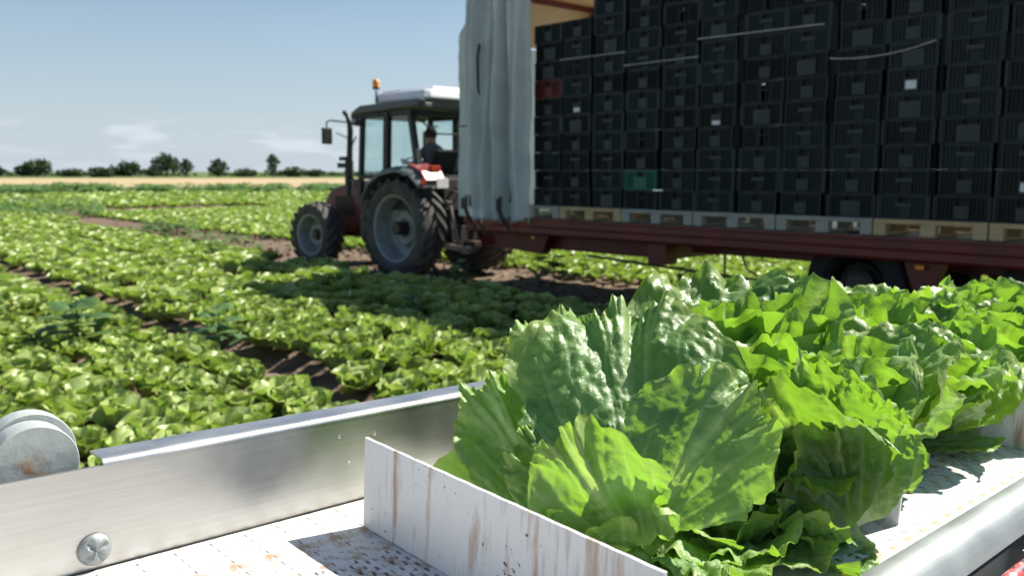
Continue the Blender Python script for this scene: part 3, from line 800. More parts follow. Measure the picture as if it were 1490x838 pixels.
for sgn in (1, -1):
    y = .78 * sgn
    b.bar((1.24, y, 1.25), (1.16, y * .96, 2.74), .075, .09); b.bar((.50, y, 1.25), (.46, y * .97, 2.72), .10, .12)
    b.bar((-.36, y * .98, 1.62), (-.12, y * .95, 2.74), .09, .10); b.bar((1.22, y, 1.66), (-.34, y, 1.66), .06, .07)
    b.bar((1.16, y * .96, 2.70), (-.12, y * .95, 2.70), .06, .10)
b.bar((1.22, -.78, 1.66), (1.22, .78, 1.66), .06, .08); b.bar((-.36, -.77, 1.64), (-.36, .77, 1.64), .07, .10); b.bar((-.12, -.74, 2.70), (-.12, .74, 2.70), .06, .1)
b.obj("cab_frame", M_BLACK, T, bevel=.01)
for nm, q in (("door_glass", [(1.2, .765, 1.36), (.53, .765, 1.36), (.49, .752, 2.66), (1.14, .742, 2.66)]), ("side_glass", [(.46, .765, 1.7), (-.30, .755, 1.7), (-.11, .735, 2.66), (.43, .752, 2.66)]),
              ("door_glass", [(1.2, -.765, 1.36), (.53, -.765, 1.36), (.49, -.752, 2.66), (1.14, -.742, 2.66)]), ("side_glass", [(.46, -.765, 1.7), (-.30, -.755, 1.7), (-.11, -.735, 2.66), (.43, -.752, 2.66)]),
              ("windscreen", [(1.235, .72, 1.70), (1.235, -.72, 1.70), (1.165, -.69, 2.66), (1.165, .69, 2.66)])):
    b = MB(); c = [Vector(p) for p in q]; nn = (c[1] - c[0]).cross(c[2] - c[0]).normalized() * .005
    b.add([p + nn for p in c] + [p - nn for p in c], [(0, 1, 2, 3), (7, 6, 5, 4)] + [(i, i + 4, (i + 1) % 4 + 4, (i + 1) % 4) for i in range(4)])
    b.obj(nm, M_GLASS, T)
rw = MB()                                               # rear window, swung open at the bottom
c = [Vector(p) for p in ((-.14, .70, 2.66), (-.14, -.70, 2.66), (-.66, -.64, 2.34), (-.66, .64, 2.34))]
nn = (c[1] - c[0]).cross(c[2] - c[0]).normalized() * .006
rw.add([p + nn for p in c] + [p - nn for p in c], [(0, 1, 2, 3), (7, 6, 5, 4)] + [(i, i + 4, (i + 1) % 4 + 4, (i + 1) % 4) for i in range(4)])
rwo = rw.obj("rear_window", M_GLASS, T)
b = MB(); b.tube([c[0], c[3], c[2], c[1]], .014, 6); b.obj("window_frame", M_BLACK, rwo)
b = MB()
b.prism([(-.42, 2.78), (1.28, 2.72), (1.42, 2.64), (1.40, 2.76), (1.15, 2.86), (-.46, 2.90)], -.84, .84, YX)
b.obj("roof_visor", M_GREYP, T, bevel=.03)
b = MB()
rp = [(-.50, .62), (-.42, .74), (.9, .72), (1.02, .55), (1.02, -.55), (.9, -.72), (-.42, -.74), (-.50, -.62)]
z0 = [tuple(p) + (2.905,) for p in rp]; z1 = [(p[0] * .92 + .01, p[1] * .9, 3.06) for p in rp]
n8 = len(rp); b.add(z0 + z1, [tuple(range(n8 - 1, -1, -1)), tuple(range(n8, 2 * n8))] + [(i, (i + 1) % n8, n8 + (i + 1) % n8, n8 + i) for i in range(n8)])
b.box(-.40, .55, -.5, .5, 3.05, 3.11)
b.obj("cab_roof", M_ROOFW, T, bevel=.035, smooth=40)
b = MB(); b.box(.42, .86, .42, .56, 3.055, 3.075)
for q in range(5): b.box(.44 + q * .085, .48 + q * .085, .42, .56, 3.075, 3.085)
b.obj("roof_vent", M_BLACK, T)
for y_ in (.66, -.66):
    b = MB(); b.cbox((-.45, y_, 2.80), (.07, .15, .08)); b.obj("work_light", M_GREYP, T, bevel=.015)
b = MB(); b.tube([(.68, .80, 2.70), (.68, .82, 3.08)], .016, 8); b.cbox((.68, .81, 2.95), (.035, .035, .07)); bc = b.obj("beacon_post", M_BLACK, T)
b = MB(); b.lathe([(0, 3.10), (.055, 3.10), (.062, 3.13), (0, 3.13)], 16, Matrix(((1, 0, 0, .68), (0, 0, 1, .82), (0, 1, 0, 0), (0, 0, 0, 1)))); b.obj("beacon_base", M_BLACK, bc, smooth=40)
b = MB(); b.lathe([(.055, 3.13), (.058, 3.20), (.05, 3.245), (.03, 3.265), (0, 3.27)], 20, Matrix(((1, 0, 0, .68), (0, 0, 1, .82), (0, 1, 0, 0), (0, 0, 0, 1)))); b.obj("beacon_lens", M_ORANGE, bc, smooth=40)
b = MB(); b.tube([(1.84, .60, 1.30), (1.82, .60, 1.7), (1.76, .60, 2.46), (1.77, .60, 2.60), (1.83, .60, 2.72), (1.93, .60, 2.80)], [.055, .055, .052, .05, .045, .043], 12); b.tube([(1.83, .60, 1.5), (1.81, .60, 1.95)], .075, 12)
b.obj("exhaust_pipe", M_BLACK, T, smooth=40)
b = MB(); b.bar((1.82, .60, 1.60), (1.24, .74, 1.60), .05); b.cbox((1.92, .62, 1.98), (.18, .12, .07)); b.cbox((1.95, .62, 1.86), (.24, .12, .09)); b.obj("exhaust_bracket", M_BLACK, T)
for sgn in (1, -1):
    b = MB(); b.tube([(1.18, .76 * sgn, 2.52), (1.26, 1.0 * sgn, 2.58), (1.62, 1.10 * sgn, 2.62), (1.71, 1.12 * sgn, 2.60), (1.71, 1.12 * sgn, 2.50)], .014, 8); ma = b.obj("mirror_arm", M_BLACK, T)
    b = MB(); b.cbox((1.71, 1.12 * sgn, 2.36), (.06, .19, .28)); b.obj("mirror", M_BLACK, ma, bevel=.015)
b = MB()                                                 # grab rail ahead of the door
b.tube([(1.32, .80, 1.5), (1.42, .84, 1.7), (1.42, .84, 2.15), (1.30, .80, 2.35)], .013, 8); b.tube([(1.42, .82, 2.30), (1.75, .90, 2.42)], .010, 6); b.obj("grab_rail", M_BLACK, T)
b = MB(); b.tube([(1.22, .82, 2.58), (1.30, .84, 2.60)], .065, 12); b.obj("head_lamp", M_STEEL, T)
for sgn in (1, -1):
    prof = [(.82, 1.35), (.62, 1.62), (.30, 1.78), (-.10, 1.84), (-.45, 1.78), (-.72, 1.58)]
    b = MB(); yo, yi = 1.08 * sgn, .52 * sgn
    vs = []
    for (x, z) in prof: vs += [(x, yi, z), (x, yo - .06 * sgn, z), (x, yo, z - .05), (x, yo, z - .09), (x, yi, z - .04)]
    fs = []
    for i in range(len(prof) - 1):
        for j in range(5): fs.append((i * 5 + j, i * 5 + (j + 1) % 5, (i + 1) * 5 + (j + 1) % 5, (i + 1) * 5 + j))
    fs += [(0, 1, 2, 3, 4), tuple(len(prof) * 5 - 5 + j for j in (4, 3, 2, 1, 0))]
    b.add(vs, fs); fd = b.obj("fender", M_FENDER, T, smooth=50)
    b = MB(); b.prism([(-.30, 1.845), (-.62, 1.70), (-.72, 1.58), (-.74, 1.62), (-.64, 1.76), (-.30, 1.88)], min(.55 * sgn, .95 * sgn), max(.55 * sgn, .95 * sgn), YX); b.obj("fender_panel", M_REDP, fd)
    b = MB(); b.cbox((-.63, .68 * sgn, 1.80), (.07, .20, .09)); b.obj("tail_light", M_REDL, fd, bevel=.012)
    b = MB(); b.cbox((-.74, 1.0 * sgn, 1.60), (.03, .09, .09)); b.obj("side_reflector", M_REDL, fd)
b = MB(); b.cbox((-.80, .66, 1.57), (.015, .24, .16)); b.obj("number_plate", M_PLATEW, T, bevel=.004)
b = MB(); b.cbox((-.55, .1, 1.62), (.06, .46, .10)); b.obj("rear_panel", M_GREYP, T)
b = MB()                                                 # three-point linkage, hoses and hitch
for sgn in (1, -1):
    b.bar((-.30, .34 * sgn, 1.30), (-.78, .46 * sgn, 1.22), .07, .09); b.bar((-.76, .46 * sgn, 1.22), (-.92, .44 * sgn, .62), .045)
    b.bar((-.15, .36 * sgn, .58), (-1.12, .44 * sgn, .52), .05, .085); b.tube([(-1.10, .38 * sgn, .52), (-1.10, .50 * sgn, .52)], .06, 10)
    b.tube([(-.45, .22 * sgn, 1.18), (-.62, .26 * sgn, .60)], .03, 8)
b.obj("lift_linkage", M_STEEL, T)
b = MB(); b.bar((-.2, 0, 1.12), (-.75, 0, 1.05), .06); b.cbox((-.55, 0, .58), (.7, .16, .09)); b.cbox((-.48, 0, 1.38), (.24, .9, .5)); b.cbox((-.62, 0, .70), (.10, .34, .34)); b.obj("hitch", M_IRON, T, bevel=.01)
b = MB()
for y0, z0, y1, s_ in ((.3, 1.45, .25, .3), (.22, 1.5, .1, .45), (.12, 1.42, -.1, .6)):
    b.tube([(-.58, y0, z0), (-.80, y0, z0 - .05), (-1.0, y0 * .8, z0 - .55), (-1.35, (y0 + y1) / 2, .85 - s_ * .2), (-1.75, y1, .95)], .016, 7)
b.obj("hydraulic_hose", M_IRON, T, smooth=60)
b = MB(); b.cbox((.0, .12, 1.62), (.46, .46, .14)); b.prism([(-.20, 1.68), (-.34, 2.10), (-.26, 2.12), (-.10, 1.70)], -.12, .36, YX); b.obj("driver_seat", M_SEAT, T, bevel=.03)
b = MB(); b.bar((.86, .1, 1.3), (.68, .1, 1.92), .07); b.lathe([(.17 + .014 * math.cos(a), .014 * math.sin(a)) for a in [i * math.pi / 3 for i in range(6)]], 24, Matrix.Translation((.66, .1, 1.94)) @ Matrix.Rotation(R(20), 4, 'Y') @ Matrix.Rotation(R(90), 4, 'X'), close=True)
b.obj("steering_wheel", M_BLACK, T, smooth=50)

# driver: one skinned body, seated, hands on the wheel
def skin_person(M):
    o = thing("person", "seated tractor driver in a grey shirt, back turned, inside the cab", "person", M)
    vs = []; es = []; rs = []
    def add(p, r, par=None):
        vs.append(p); rs.append(r); i = len(vs) - 1
        if par is not None: es.append((par, i))
        return i
    pel = add((-.02, .12, 1.80), .14); ch = add((-.03, .12, 2.00), .15, pel); sh = add((0, .12, 2.18), .13, ch); nk = add((.03, .12, 2.29), .055, sh); hd = add((.06, .12, 2.36), .085, nk); ht = add((.065, .12, 2.44), .09, hd); top = add((.06, .12, 2.51), .06, ht)
    add((.15, .12, 2.385), .02, hd)                      # nose
    for s in (1, -1):
        a = add((.0, .12 + .19 * s, 2.16), .075, sh); el = add((.20, .12 + .27 * s, 1.93), .052, a); wr = add((.50, .12 + .17 * s, 1.98), .034, el); pm = add((.58, .12 + .15 * s, 2.0), .036, wr)
        for q, (dx, dy, dz) in enumerate(((.075, -.03, .03), (.085, -.01, .035), (.08, .01, .035), (.065, .03, .03))):
            f1 = add((.58 + dx * .6, .12 + .15 * s + dy, 2.0 + dz), .0095, pm); add((.58 + dx, .12 + .15 * s + dy, 2.0 + dz - .03), .0085, f1)
        t1 = add((.60, .12 + .15 * s - .045 * s, 1.99), .011, pm); add((.64, .12 + .15 * s - .05 * s, 2.0), .009, t1)
        k1 = add((.05, .12 + .10 * s, 1.76), .10, pel); kn = add((.46, .12 + .14 * s, 1.76), .072, k1); an_ = add((.62, .12 + .13 * s, 1.40), .048, kn); add((.76, .12 + .13 * s, 1.35), .042, an_)
        add((.05, .12 + .085 * s, 2.40), .018, hd)       # ear
    me = bpy.data.meshes.new("body"); me.from_pydata(vs, es, []); me.update()
    me.materials.append(M_SHIRT); me.materials.append(M_SKIN); me.materials.append(M_TROUS)
    bo = link("body", me, o)
    mod = bo.modifiers.new("skin", 'SKIN'); bo.modifiers.new("sub", 'SUBSURF').render_levels = 1
    sv = me.skin_vertices[0].data
    for i, r in enumerate(rs): sv[i].radius = (r, r)
    sv[0].use_root = True
    dg = bpy.context.evaluated_depsgraph_get(); ev = bpy.data.meshes.new_from_object(bo.evaluated_get(dg))
    bo.modifiers.clear(); ev.name = "body"; bo.data = ev
    ev.materials.clear()
    for m_ in (M_SHIRT, M_SKIN, M_TROUS): ev.materials.append(m_)
    for p in ev.polygons:
        c = p.center; p.use_smooth = True
        p.material_index = 1 if (c.z > 2.27 or (c.x > .46 and c.z > 1.9)) else (2 if c.z < 1.84 else 0)
    hb = MB(); hm = Matrix.Translation((.045, .12, 2.44))
    hb.lathe([(0, .115), (.06, .10), (.098, .05), (.105, -.01), (.095, -.06), (.0, -.06)], 16, hm @ Matrix.Rotation(R(90), 4, 'X')); hb.obj("hair", M_HAIR, o, smooth=60)
    return o
skin_person(TRM @ Matrix.Translation((-.02, .08, -.07)))

# ------------------------------------------------------------------ trailer (x forward, y left, z up)
K = .917
def zk(z): return 1.75 + (z - 1.75) * K
TLM = Matrix.Translation((1.144, 13.42, 0)) @ Matrix.Rotation(R(133.5), 4, 'Z')
L = thing("crate_trailer", "long dark red flatbed trailer with pulled-back grey side curtain and crate load", "trailer", TLM)
XF, XB = 1.43, -8.2
b = MB(); b.box(XB, XF, -1.20, 1.16, .99, zk(1.05)); b.obj("deck", M_IRON, L)
for s in (1, -1):
    b = MB(); yo = 1.25 * s; yi = 1.165 * s
    za, zb = zk(.79), zk(1.04)
    prof = [(yi, za), (yo - .03 * s, za), (yo, za + .03), (yo, za + .10), (yo - .035 * s, za + .125), (yo - .035 * s, zb - .03), (yo, zb - .02), (yo, zb + .005), (yi, zb + .005)]
    nP = len(prof); x0_, x1_ = (XB, XF - .05)
    b.add([(x0_, y, z) for y, z in prof] + [(x1_, y, z) for y, z in prof], [tuple(range(nP)), tuple(range(2 * nP - 1, nP - 1, -1))] + [(i, (i + 1) % nP, nP + (i + 1) % nP, nP + i) for i in range(nP)])
    b.obj("side_beam", M_MAROON, L)
b = MB()
for s in (1, -1): b.box(XB + .2, -2.2, .42 * s - .06, .42 * s + .06, .72, .985)
for q in range(9): b.box(-.4 - q * .9, -.32 - q * .9, -1.15, 1.15, .88, .985)
b.box(-2.0, 1.0, -.55, .62, .62, .985)
b.obj("chassis", M_MAROON, L, bevel=.008)
b = MB(); b.prism([(XF - .2, .95), (XF - .2, .62), (2.4, .52), (3.0, .50), (3.0, .60), (2.3, .68)], -.10, .10, YX); b.prism([(.0, .92), (1.2, .92), (1.2, .62), (.2, .55)], .62, .80, YX)
b.obj("drawbar", M_MAROON, L, bevel=.01)
b = MB(); b.box(-2.26, -1.98, .85, 1.10, .60, .985); b.obj("support_leg", M_MAROON, L, bevel=.01)
b = MB(); b.tube([(-.9, 1.0, .62), (-3.4, .9, .50), (-4.0, .7, .50)], .018, 8); b.tube([(-3.25, 1.0, .86), (-3.35, 1.0, .62), (-3.5, 1.0, .56)], .012, 6); b.tube([(-3.05, 1.0, .86), (-3.05, 1.0, .5)], .014, 6); b.obj("brake_rod", M_IRON, L)
for xx in (-4.66, -6.6):
    for s in (1, -1):
        hub = MB(); hub.lathe([(0, .02 * s), (.14, .02 * s), (.15, .10 * s), (.09, .15 * s), (0, .15 * s)], 18)
        w = hub.obj("wheel", M_IRON, L, smooth=40); w.location = (xx, .86 * s, .565); w.scale = (1.13, 1, 1.13)
        r = MB(); r.lathe([(.10, 0), (.2, .03 * s), (.24, -.05 * s), (.27, .15 * s), (.30, .17 * s), (.29, -.16 * s), (.1, -.1 * s)], 32); r.obj("rim", M_BLACK, w, smooth=35)
        t = MB(); t.lathe([(.28, -.17), (.31, -.21), (.40, -.22), (.47, -.19), (.50, -.13), (.50, -.07), (.485, -.065), (.485, -.055), (.50, -.05), (.50, .05), (.485, .055), (.485, .065), (.50, .07), (.50, .13), (.47, .19), (.40, .22), (.31, .21), (.28, .17)], 44, close=True); t.obj("tyre", mat("black_tyre", (.012, .012, .013), .8), w, smooth=35)
for s in (1, -1):
    b = MB(); b.prism([(-5.15, .985), (-5.62, .985), (-5.45, .50), (-5.32, .50)], min(.95 * s, 1.1 * s), max(.95 * s, 1.1 * s), YX); b.obj("axle_bracket", M_MAROON, L)
b = MB(); b.cbox((-5.38, 1.17, .82), (.08, .02, .04)); b.cbox((-.02, 1.18, .83), (.06, .02, .035)); b.obj("side_reflector", M_ORANGE, L)
ZR = 4.36
b = MB(); b.box(XB, .98, -1.25, 1.25, ZR, ZR + .03); b.add([(.98, -1.25, ZR), (.98, 1.25, ZR), (XF, 1.25, 3.70), (XF, -1.25, 3.70), (.98, -1.25, ZR + .03), (.98, 1.25, ZR + .03), (XF + .03, 1.25, 3.72), (XF + .03, -1.25, 3.72)], [(0, 1, 2, 3), (4, 5, 6, 7), (0, 1, 5, 4), (2, 3, 7, 6), (0, 3, 7, 4), (1, 2, 6, 5)])
b.obj("roof_tarp", M_ROOFT, L)
b = MB()
for s in (1, -1):
    b.box(XB, .98, 1.21 * s - .03, 1.21 * s + .03, ZR - .14, ZR - .002); b.bar((XF - .03, 1.2 * s, 1.0), (XF - .03, 1.2 * s, 3.66), .06); b.bar((XF - .03, 1.2 * s, 3.66), (.96, 1.2 * s, ZR - .06), .06)
for q in range(6): b.box(.9 - q * 1.6, .95 - q * 1.6, -1.2, 1.2, ZR - .09, ZR - .003)
b.obj("roof_frame", M_MAROON, L)
b = MB(); b.box(XF - .03, XF, -1.16, 1.16, 1.02, 3.66); b.obj("front_panel", M_TARP, L)
# gathered side curtain
def curtain_mesh(x0, x1, y, zt, zb, amp, seed, nx=170, nz=70):
    V = []; r = random.Random(seed)
    for i in range(nx + 1):
        f = i / nx; x = x0 + (x1 - x0) * f
        for j in range(nz + 1):
            g = j / nz; z = zt(x) + (zb(x) - zt(x)) * g
            fold = amp(f) * (math.sin(f * 23 + 1.2 * math.sin(f * 9) + .5 * math.sin(g * 2.6 + f * 4)) + .35 * math.sin(f * 57 + g * 1.5)) * (.55 + .45 * math.sin(g * 2.4 + .5))
            fold += .06 * noise.noise(Vector((x * 3, z * 1.6, seed))) * (.3 + g) + .05 * max(0, g - .8) * math.sin(f * 31 + 2)
            fold += .016 * abs(noise.noise(Vector((x * 9, z * 4, seed + 5)))) + .010 * noise.noise(Vector((x * 4 + z * 3, z * 11, seed)))
            dx = .05 * noise.noise(Vector((f * 5, z * .9, 9))) * math.sin(g * 3.14)
            V.append((x + dx, y + fold, z))
    F = [(i * (nz + 1) + j, i * (nz + 1) + j + 1, (i + 1) * (nz + 1) + j + 1, (i + 1) * (nz + 1) + j) for i in range(nx) for j in range(nz)]
    b = MB(); b.v = V; b.f = F
    return b
def ztop(x): return ZR - .02 if x < .96 else ZR - .02 - (x - .96) / (XF + .02 - .96) * (ZR - .02 - zk(3.86))
cu = curtain_mesh(XF + .01, -.02, 1.30, ztop, lambda x: zk(1.05) - .07 * min(1, (XF - x) / .6) + .02 * math.sin(x * 17), lambda f: (.012 if f < .2 else .20) * (1 if f < .85 else .5), 4).obj("side_curtain", M_TARP, L, smooth=180)
so_ = cu.modifiers.new("thick", 'SOLIDIFY'); so_.thickness = .004
b = MB(); b.bar((XF, 1.318, 2.42), (1.22, 1.325, 2.42), .012, .02); b.obj("curtain_seam", M_GREYP, cu)
for xx, zz in ((1.16, 1.16), (.98, 1.2), (.42, 1.16)):
    b = MB(); b.tube([(xx, 1.40, zz + .25), (xx + .02, 1.44, zz + .10), (xx - .05, 1.40, zz - .1), (xx - .12, 1.33, .92)], [.012, .03, .028, .02], 7); b.cbox((xx + .01, 1.44, zz + .13), (.12, .03, .16)); b.obj("buckle_strap", M_BLACK, cu)
b = MB(); b.tube([(.26, 1.385, 1.52), (.22, 1.40, 1.50), (.22, 1.40, 1.34), (.26, 1.385, 1.32)], .011, 7); b.obj("curtain_handle", M_BLACK, cu)
b = MB(); b.tube([(.86, 1.40, 3.55), (.87, 1.43, 3.35), (.86, 1.43, 2.95), (.88, 1.40, 2.8)], .018, 6); b.obj("pull_strap", M_BLACK, cu)
fc = curtain_mesh(XF - .08, XB, -1.27, lambda x: 4.0, lambda x: 1.0, lambda f: .02, 8, 80, 10).obj("far_curtain", M_TARPB, L, smooth=180)

# pallets and crates
PIT_C = .6 * K                       # one crate every 55 cm
X0 = -.52 * K                        # front edge of the second stack
ZD = zk(1.05) + .004
PH = .165
def make_pallet(m, label):
    o = thing("wooden_pallet", label, "pallet", None, "wooden pallets under the crate stacks")
    for y in (-.36, 0, .36):
        pass
    lx = 2 * PIT_C - .02
    for i, y in enumerate((.02, -.30, -.62, -.94)):
        d = MB(); d.box(-lx, 0, y - .10, y, PH - .022, PH); d.obj("deck_board", m, o)
    for y in (.02, -.46, -.94):
        s_ = MB(); s_.box(-lx, 0, y - .10, y - .002, PH - .044, PH - .023); s_.obj("stringer_board", m, o)
        for x0, x1 in ((-lx, -lx + .12), (-lx / 2 - .07, -lx / 2 + .07), (-.12, 0)):
            k_ = MB(); k_.box(x0, x1, y - .098, y - .001, .022, PH - .045); k_.obj("block", m, o)
    for x0, x1 in ((-lx, -lx + .12), (-lx / 2 - .07, -lx / 2 + .07), (-.12, 0)):
        r_ = MB(); r_.box(x0, x1, -1.04, .018, 0, .021); r_.obj("runner", m, o)
    return o
YF = 1.115                            # near face of the load
pal = []
for i in range(-1, 7):
    m = (M_WOOD if i in (0, 5) else M_WOODG)
    names = {-1: "grey pallet half hidden behind the side curtain", 0: "yellow pallet under the first full stacks beside the curtain", 1: "grey pallet under the stacks with the green crate", 2: "dark grey pallet third from the curtain in full view",
             3: "pale grey pallet left of the bright yellow one", 4: "bright yellow wooden pallet near the right end of the load", 5: "wooden pallet cut by the right edge of the picture", 6: "wooden pallet at the rear of the trailer load"}
    m = M_WOOD if i in (0, 4, 5) else M_WOODG
    if i > 5: continue
    p = make_pallet(m, names[i])
    p.matrix_world = TLM @ Matrix.Translation((X0 - i * 2 * PIT_C, YF, ZD))
CH = .268 * K
def crate_body(name, m, open_=False):
    """front is local +y at 0; x from -w..0; lattice of posts and thin rails round a recessed panel"""
    w = PIT_C - .025; h = CH - .006; b = MB()
    fr = .022
    b.box(-w, -w + fr, -.40, .004, 0, h); b.box(-fr, 0, -.40, .004, 0, h)                             # corner posts / ends
    b.box(-w + fr, -w + .052, -.02, -.002, .0, h); b.box(-.052, -fr, -.02, -.002, .0, h)
    g0, g1 = (.43, .57) if open_ else (.37, .63)
    b.box(-w + .052, -w * g1, -.036, -.026, .018, h - .022); b.box(-w * g0, -.052, -.036, -.026, .018, h - .022)
    b.box(-w + .052, -.052, -.022, -.006, h - .022, h - .009); b.box(-w + .052, -.052, -.022, -.006, .0, .018)
    if not open_: b.box(-w * g1, -w * g0, -.034, -.022, .018, h * .55)
    for z in (.24, .44, .64, .80): b.box(-w + .052, -w * g1, -.027, -.012, h * z, h * z + .007); b.box(-w * g0, -.052, -.027, -.012, h * z, h * z + .007)
    for q in (.16, .23, .30, .70, .77, .84): b.box(-w * q - .005, -w * q + .005, -.028, -.008, .018, h - .022)
    for q in (g0, g1): b.box(-w * q - .008, -w * q + .008, -.026, -.002, .0, h)
    b.box(-w + .023, -.023, -.384, -.037, .0, .0125)
    if open_:
        b.box(-w + fr, -w * .7, -.40, -.385, .0, h); b.box(-w * .3, -fr, -.40, -.385, .0, h); b.box(-w * .7, -w * .3, -.40, -.385, .0, h * .3)
    else: b.box(-w + fr, -fr, -.40, -.385, .0, h)
    for x in (-w * .3, -w * .7): b.box(x - .05, x + .05, -.03, -.006, h, h + .006)
    return b.mesh(name, m)
def crate_rim(m):
    """corner posts and the two rims of the front"""
    w = PIT_C - .025; h = CH - .006; b = MB(); fr = .022
    b.box(-w, -w + fr, -.0118, .004, 0, h); b.box(-fr, 0, -.0118, .004, 0, h)
    b.box(-w + fr, -fr, -.0015, .002, h - .008, h)
    b.box(-w * .63, -w * .37, -.020, -.0018, h * .56, h * .60)
    return b.mesh("rim", m)
M_DUSTY_HILITE = mat("dusty_highlit_crate_edge", (.040, .053, .056), .6, spec=.3, noise_amt=.5, noise_scale=9, col2=(.055, .066, .068))  # dusty tone, lightened to stand in for highlights along the crate edges
RIM = {"black": crate_rim(M_DUSTY_HILITE), "green": crate_rim(M_CGREEN), "red": crate_rim(M_CRED)}
BODY = {k_: crate_body("body", m) for k_, m in (("black", M_CRATE), ("green", M_CGREEN), ("red", M_CRED))}
BODY["open"] = crate_body("body", M_CRATE, True)
def slab(name, x0, x1, y0, y1, z0, z1, m):
    b = MB(); b.box(x0, x1, y0, y1, z0, z1); return b.mesh(name, m)
w_ = PIT_C - .025
PLQ = slab("grip_plate", -w_ * .625, -w_ * .375, -.012, .003, CH * .10, CH * .58, M_PLAQUE)
PLB = slab("grip_plate", -w_ * .66, -w_ * .34, -.010, .004, CH * .50, CH * .66, M_PLAQUE)
PLU = slab("grip_plate", -w_ * .70, -w_ * .30, -.012, .004, CH * .06, CH * .70, M_PLAQUE)
GRP_G = slab("grip_plate", -w_ * .70, -w_ * .30, -.012, .004, CH * .06, CH * .66, M_CGREEN)
GRP_R = slab("grip_plate", -w_ * .625, -w_ * .375, -.012, .003, CH * .10, CH * .58, M_CRED)
DARK_FILL = slab("dark_fill", -w_ + .03, -.03, -.375, -.045, .013, CH - .001, M_CRATE_IN)  # solid fill added inside to darken the openings and block light gaps
CARD_LEAK = slab("card_leak_patch", -w_ * .60, -w_ * .40, .004, .006, CH * .18, CH * .50, M_CARD_LEAK)
ORD = ["first", "second", "third", "fourth", "fifth", "sixth", "seventh", "eighth", "ninth", "tenth", "eleventh", "twelfth", "thirteenth", "fourteenth"]
cards_leaks = {(9, 5): 1, (11, 1): 1, (5, 4): .6, (1, 5): .7}  # full ones are label cards, smaller ones stand for light leaking through
opens = {(3, 3), (4, 9), (0, 2), (6, 5), (6, 3), (3, 0), (6, 9), (8, 8), (1, 7)}
rc = random.Random(5)
for col_ in range(0, 13):
    top = {0: 10, 1: 10, 2: 11}.get(col_, 11 if col_ < 6 else 10)
    lean = rc.uniform(.0, .006)
    for row in range(top):
        kind = "green" if (col_, row) == (3, 1) else ("red" if (col_, row) == (0, 6) else "black")
        style = rc.random()
        has = (col_, row) in cards_leaks
        sn_ = ORD[col_]; rn = ORD[row]
        look = {"black": "black plastic crate", "green": "green plastic crate", "red": "red plastic crate"}[kind]
        gap = (col_, row) in opens; extra = " with white patch" if has else (" with open hole" if gap else "")
        lab = f"{look}{extra}, {sn_} stack from curtain, {rn} layer above pallet"
        if kind == "green": lab = "the only green plastic crate, second layer of the fourth stack right of the curtain"
        if kind == "red": lab = "the only red plastic crate, high in the stack touching the curtain"
        M = TLM @ Matrix.Translation((X0 + PIT_C - col_ * PIT_C - .012 + rc.gauss(0, .005) - lean * row, YF + rc.gauss(0, .006) + (.0 if col_ % 2 else -.02), ZD + PH + .002 + row * CH)) @ Matrix.Rotation(rc.gauss(0, .008), 4, 'Z')
        c = thing("plastic_crate", lab, "crate", M, "stacked plastic crates on the trailer")
        link("body", BODY["open" if gap else kind], c); link("rim", RIM[kind], c)
        if not gap: link("dark_fill", DARK_FILL, c)
        if not gap: link("grip_plate", GRP_G if kind == "green" else GRP_R if kind == "red" else (PLU if style > .86 else PLQ if style > .42 else PLB), c)
        if has:
            q = link("card_leak_patch", CARD_LEAK, c); s_ = cards_leaks[(col_, row)]; q.scale = (1, 1, s_ if s_ < 1 else 1)
# twine tied round the stacks
for (xa, za, xb, zb, sag, lab) in ((.0, 3.37, -1.20, 3.37, .0, "pale twine tied high round the two stacks beside the curtain"), (-1.2, 3.19, -2.4, 3.20, 0, "pale twine round the third and fourth full stacks"),
                              (-2.4, 3.42, -4.1, 3.41, .0, "pale twine round the stacks in the middle of the load"), (-4.2, 3.02, -5.35, 3.10, .06, "loose sagging twine on the stacks right of the middle")):
    b = MB(); pp = []
    for i in range(13):
        f = i / 12; pp.append(((-.52 + xa + (xb - xa) * f) * K, YF + .016, zk(za + (zb - za) * f - sag * 4 * f * (1 - f))))
    b.tube([(pp[0][0] + .02, YF - .3, pp[0][2])] + pp + [(pp[-1][0] - .02, YF - .3, pp[-1][2])], .006, 6)
    o = b.obj("twine", M_CORD, smooth=60); o.matrix_world = TLM; tag(o, lab, "twine")

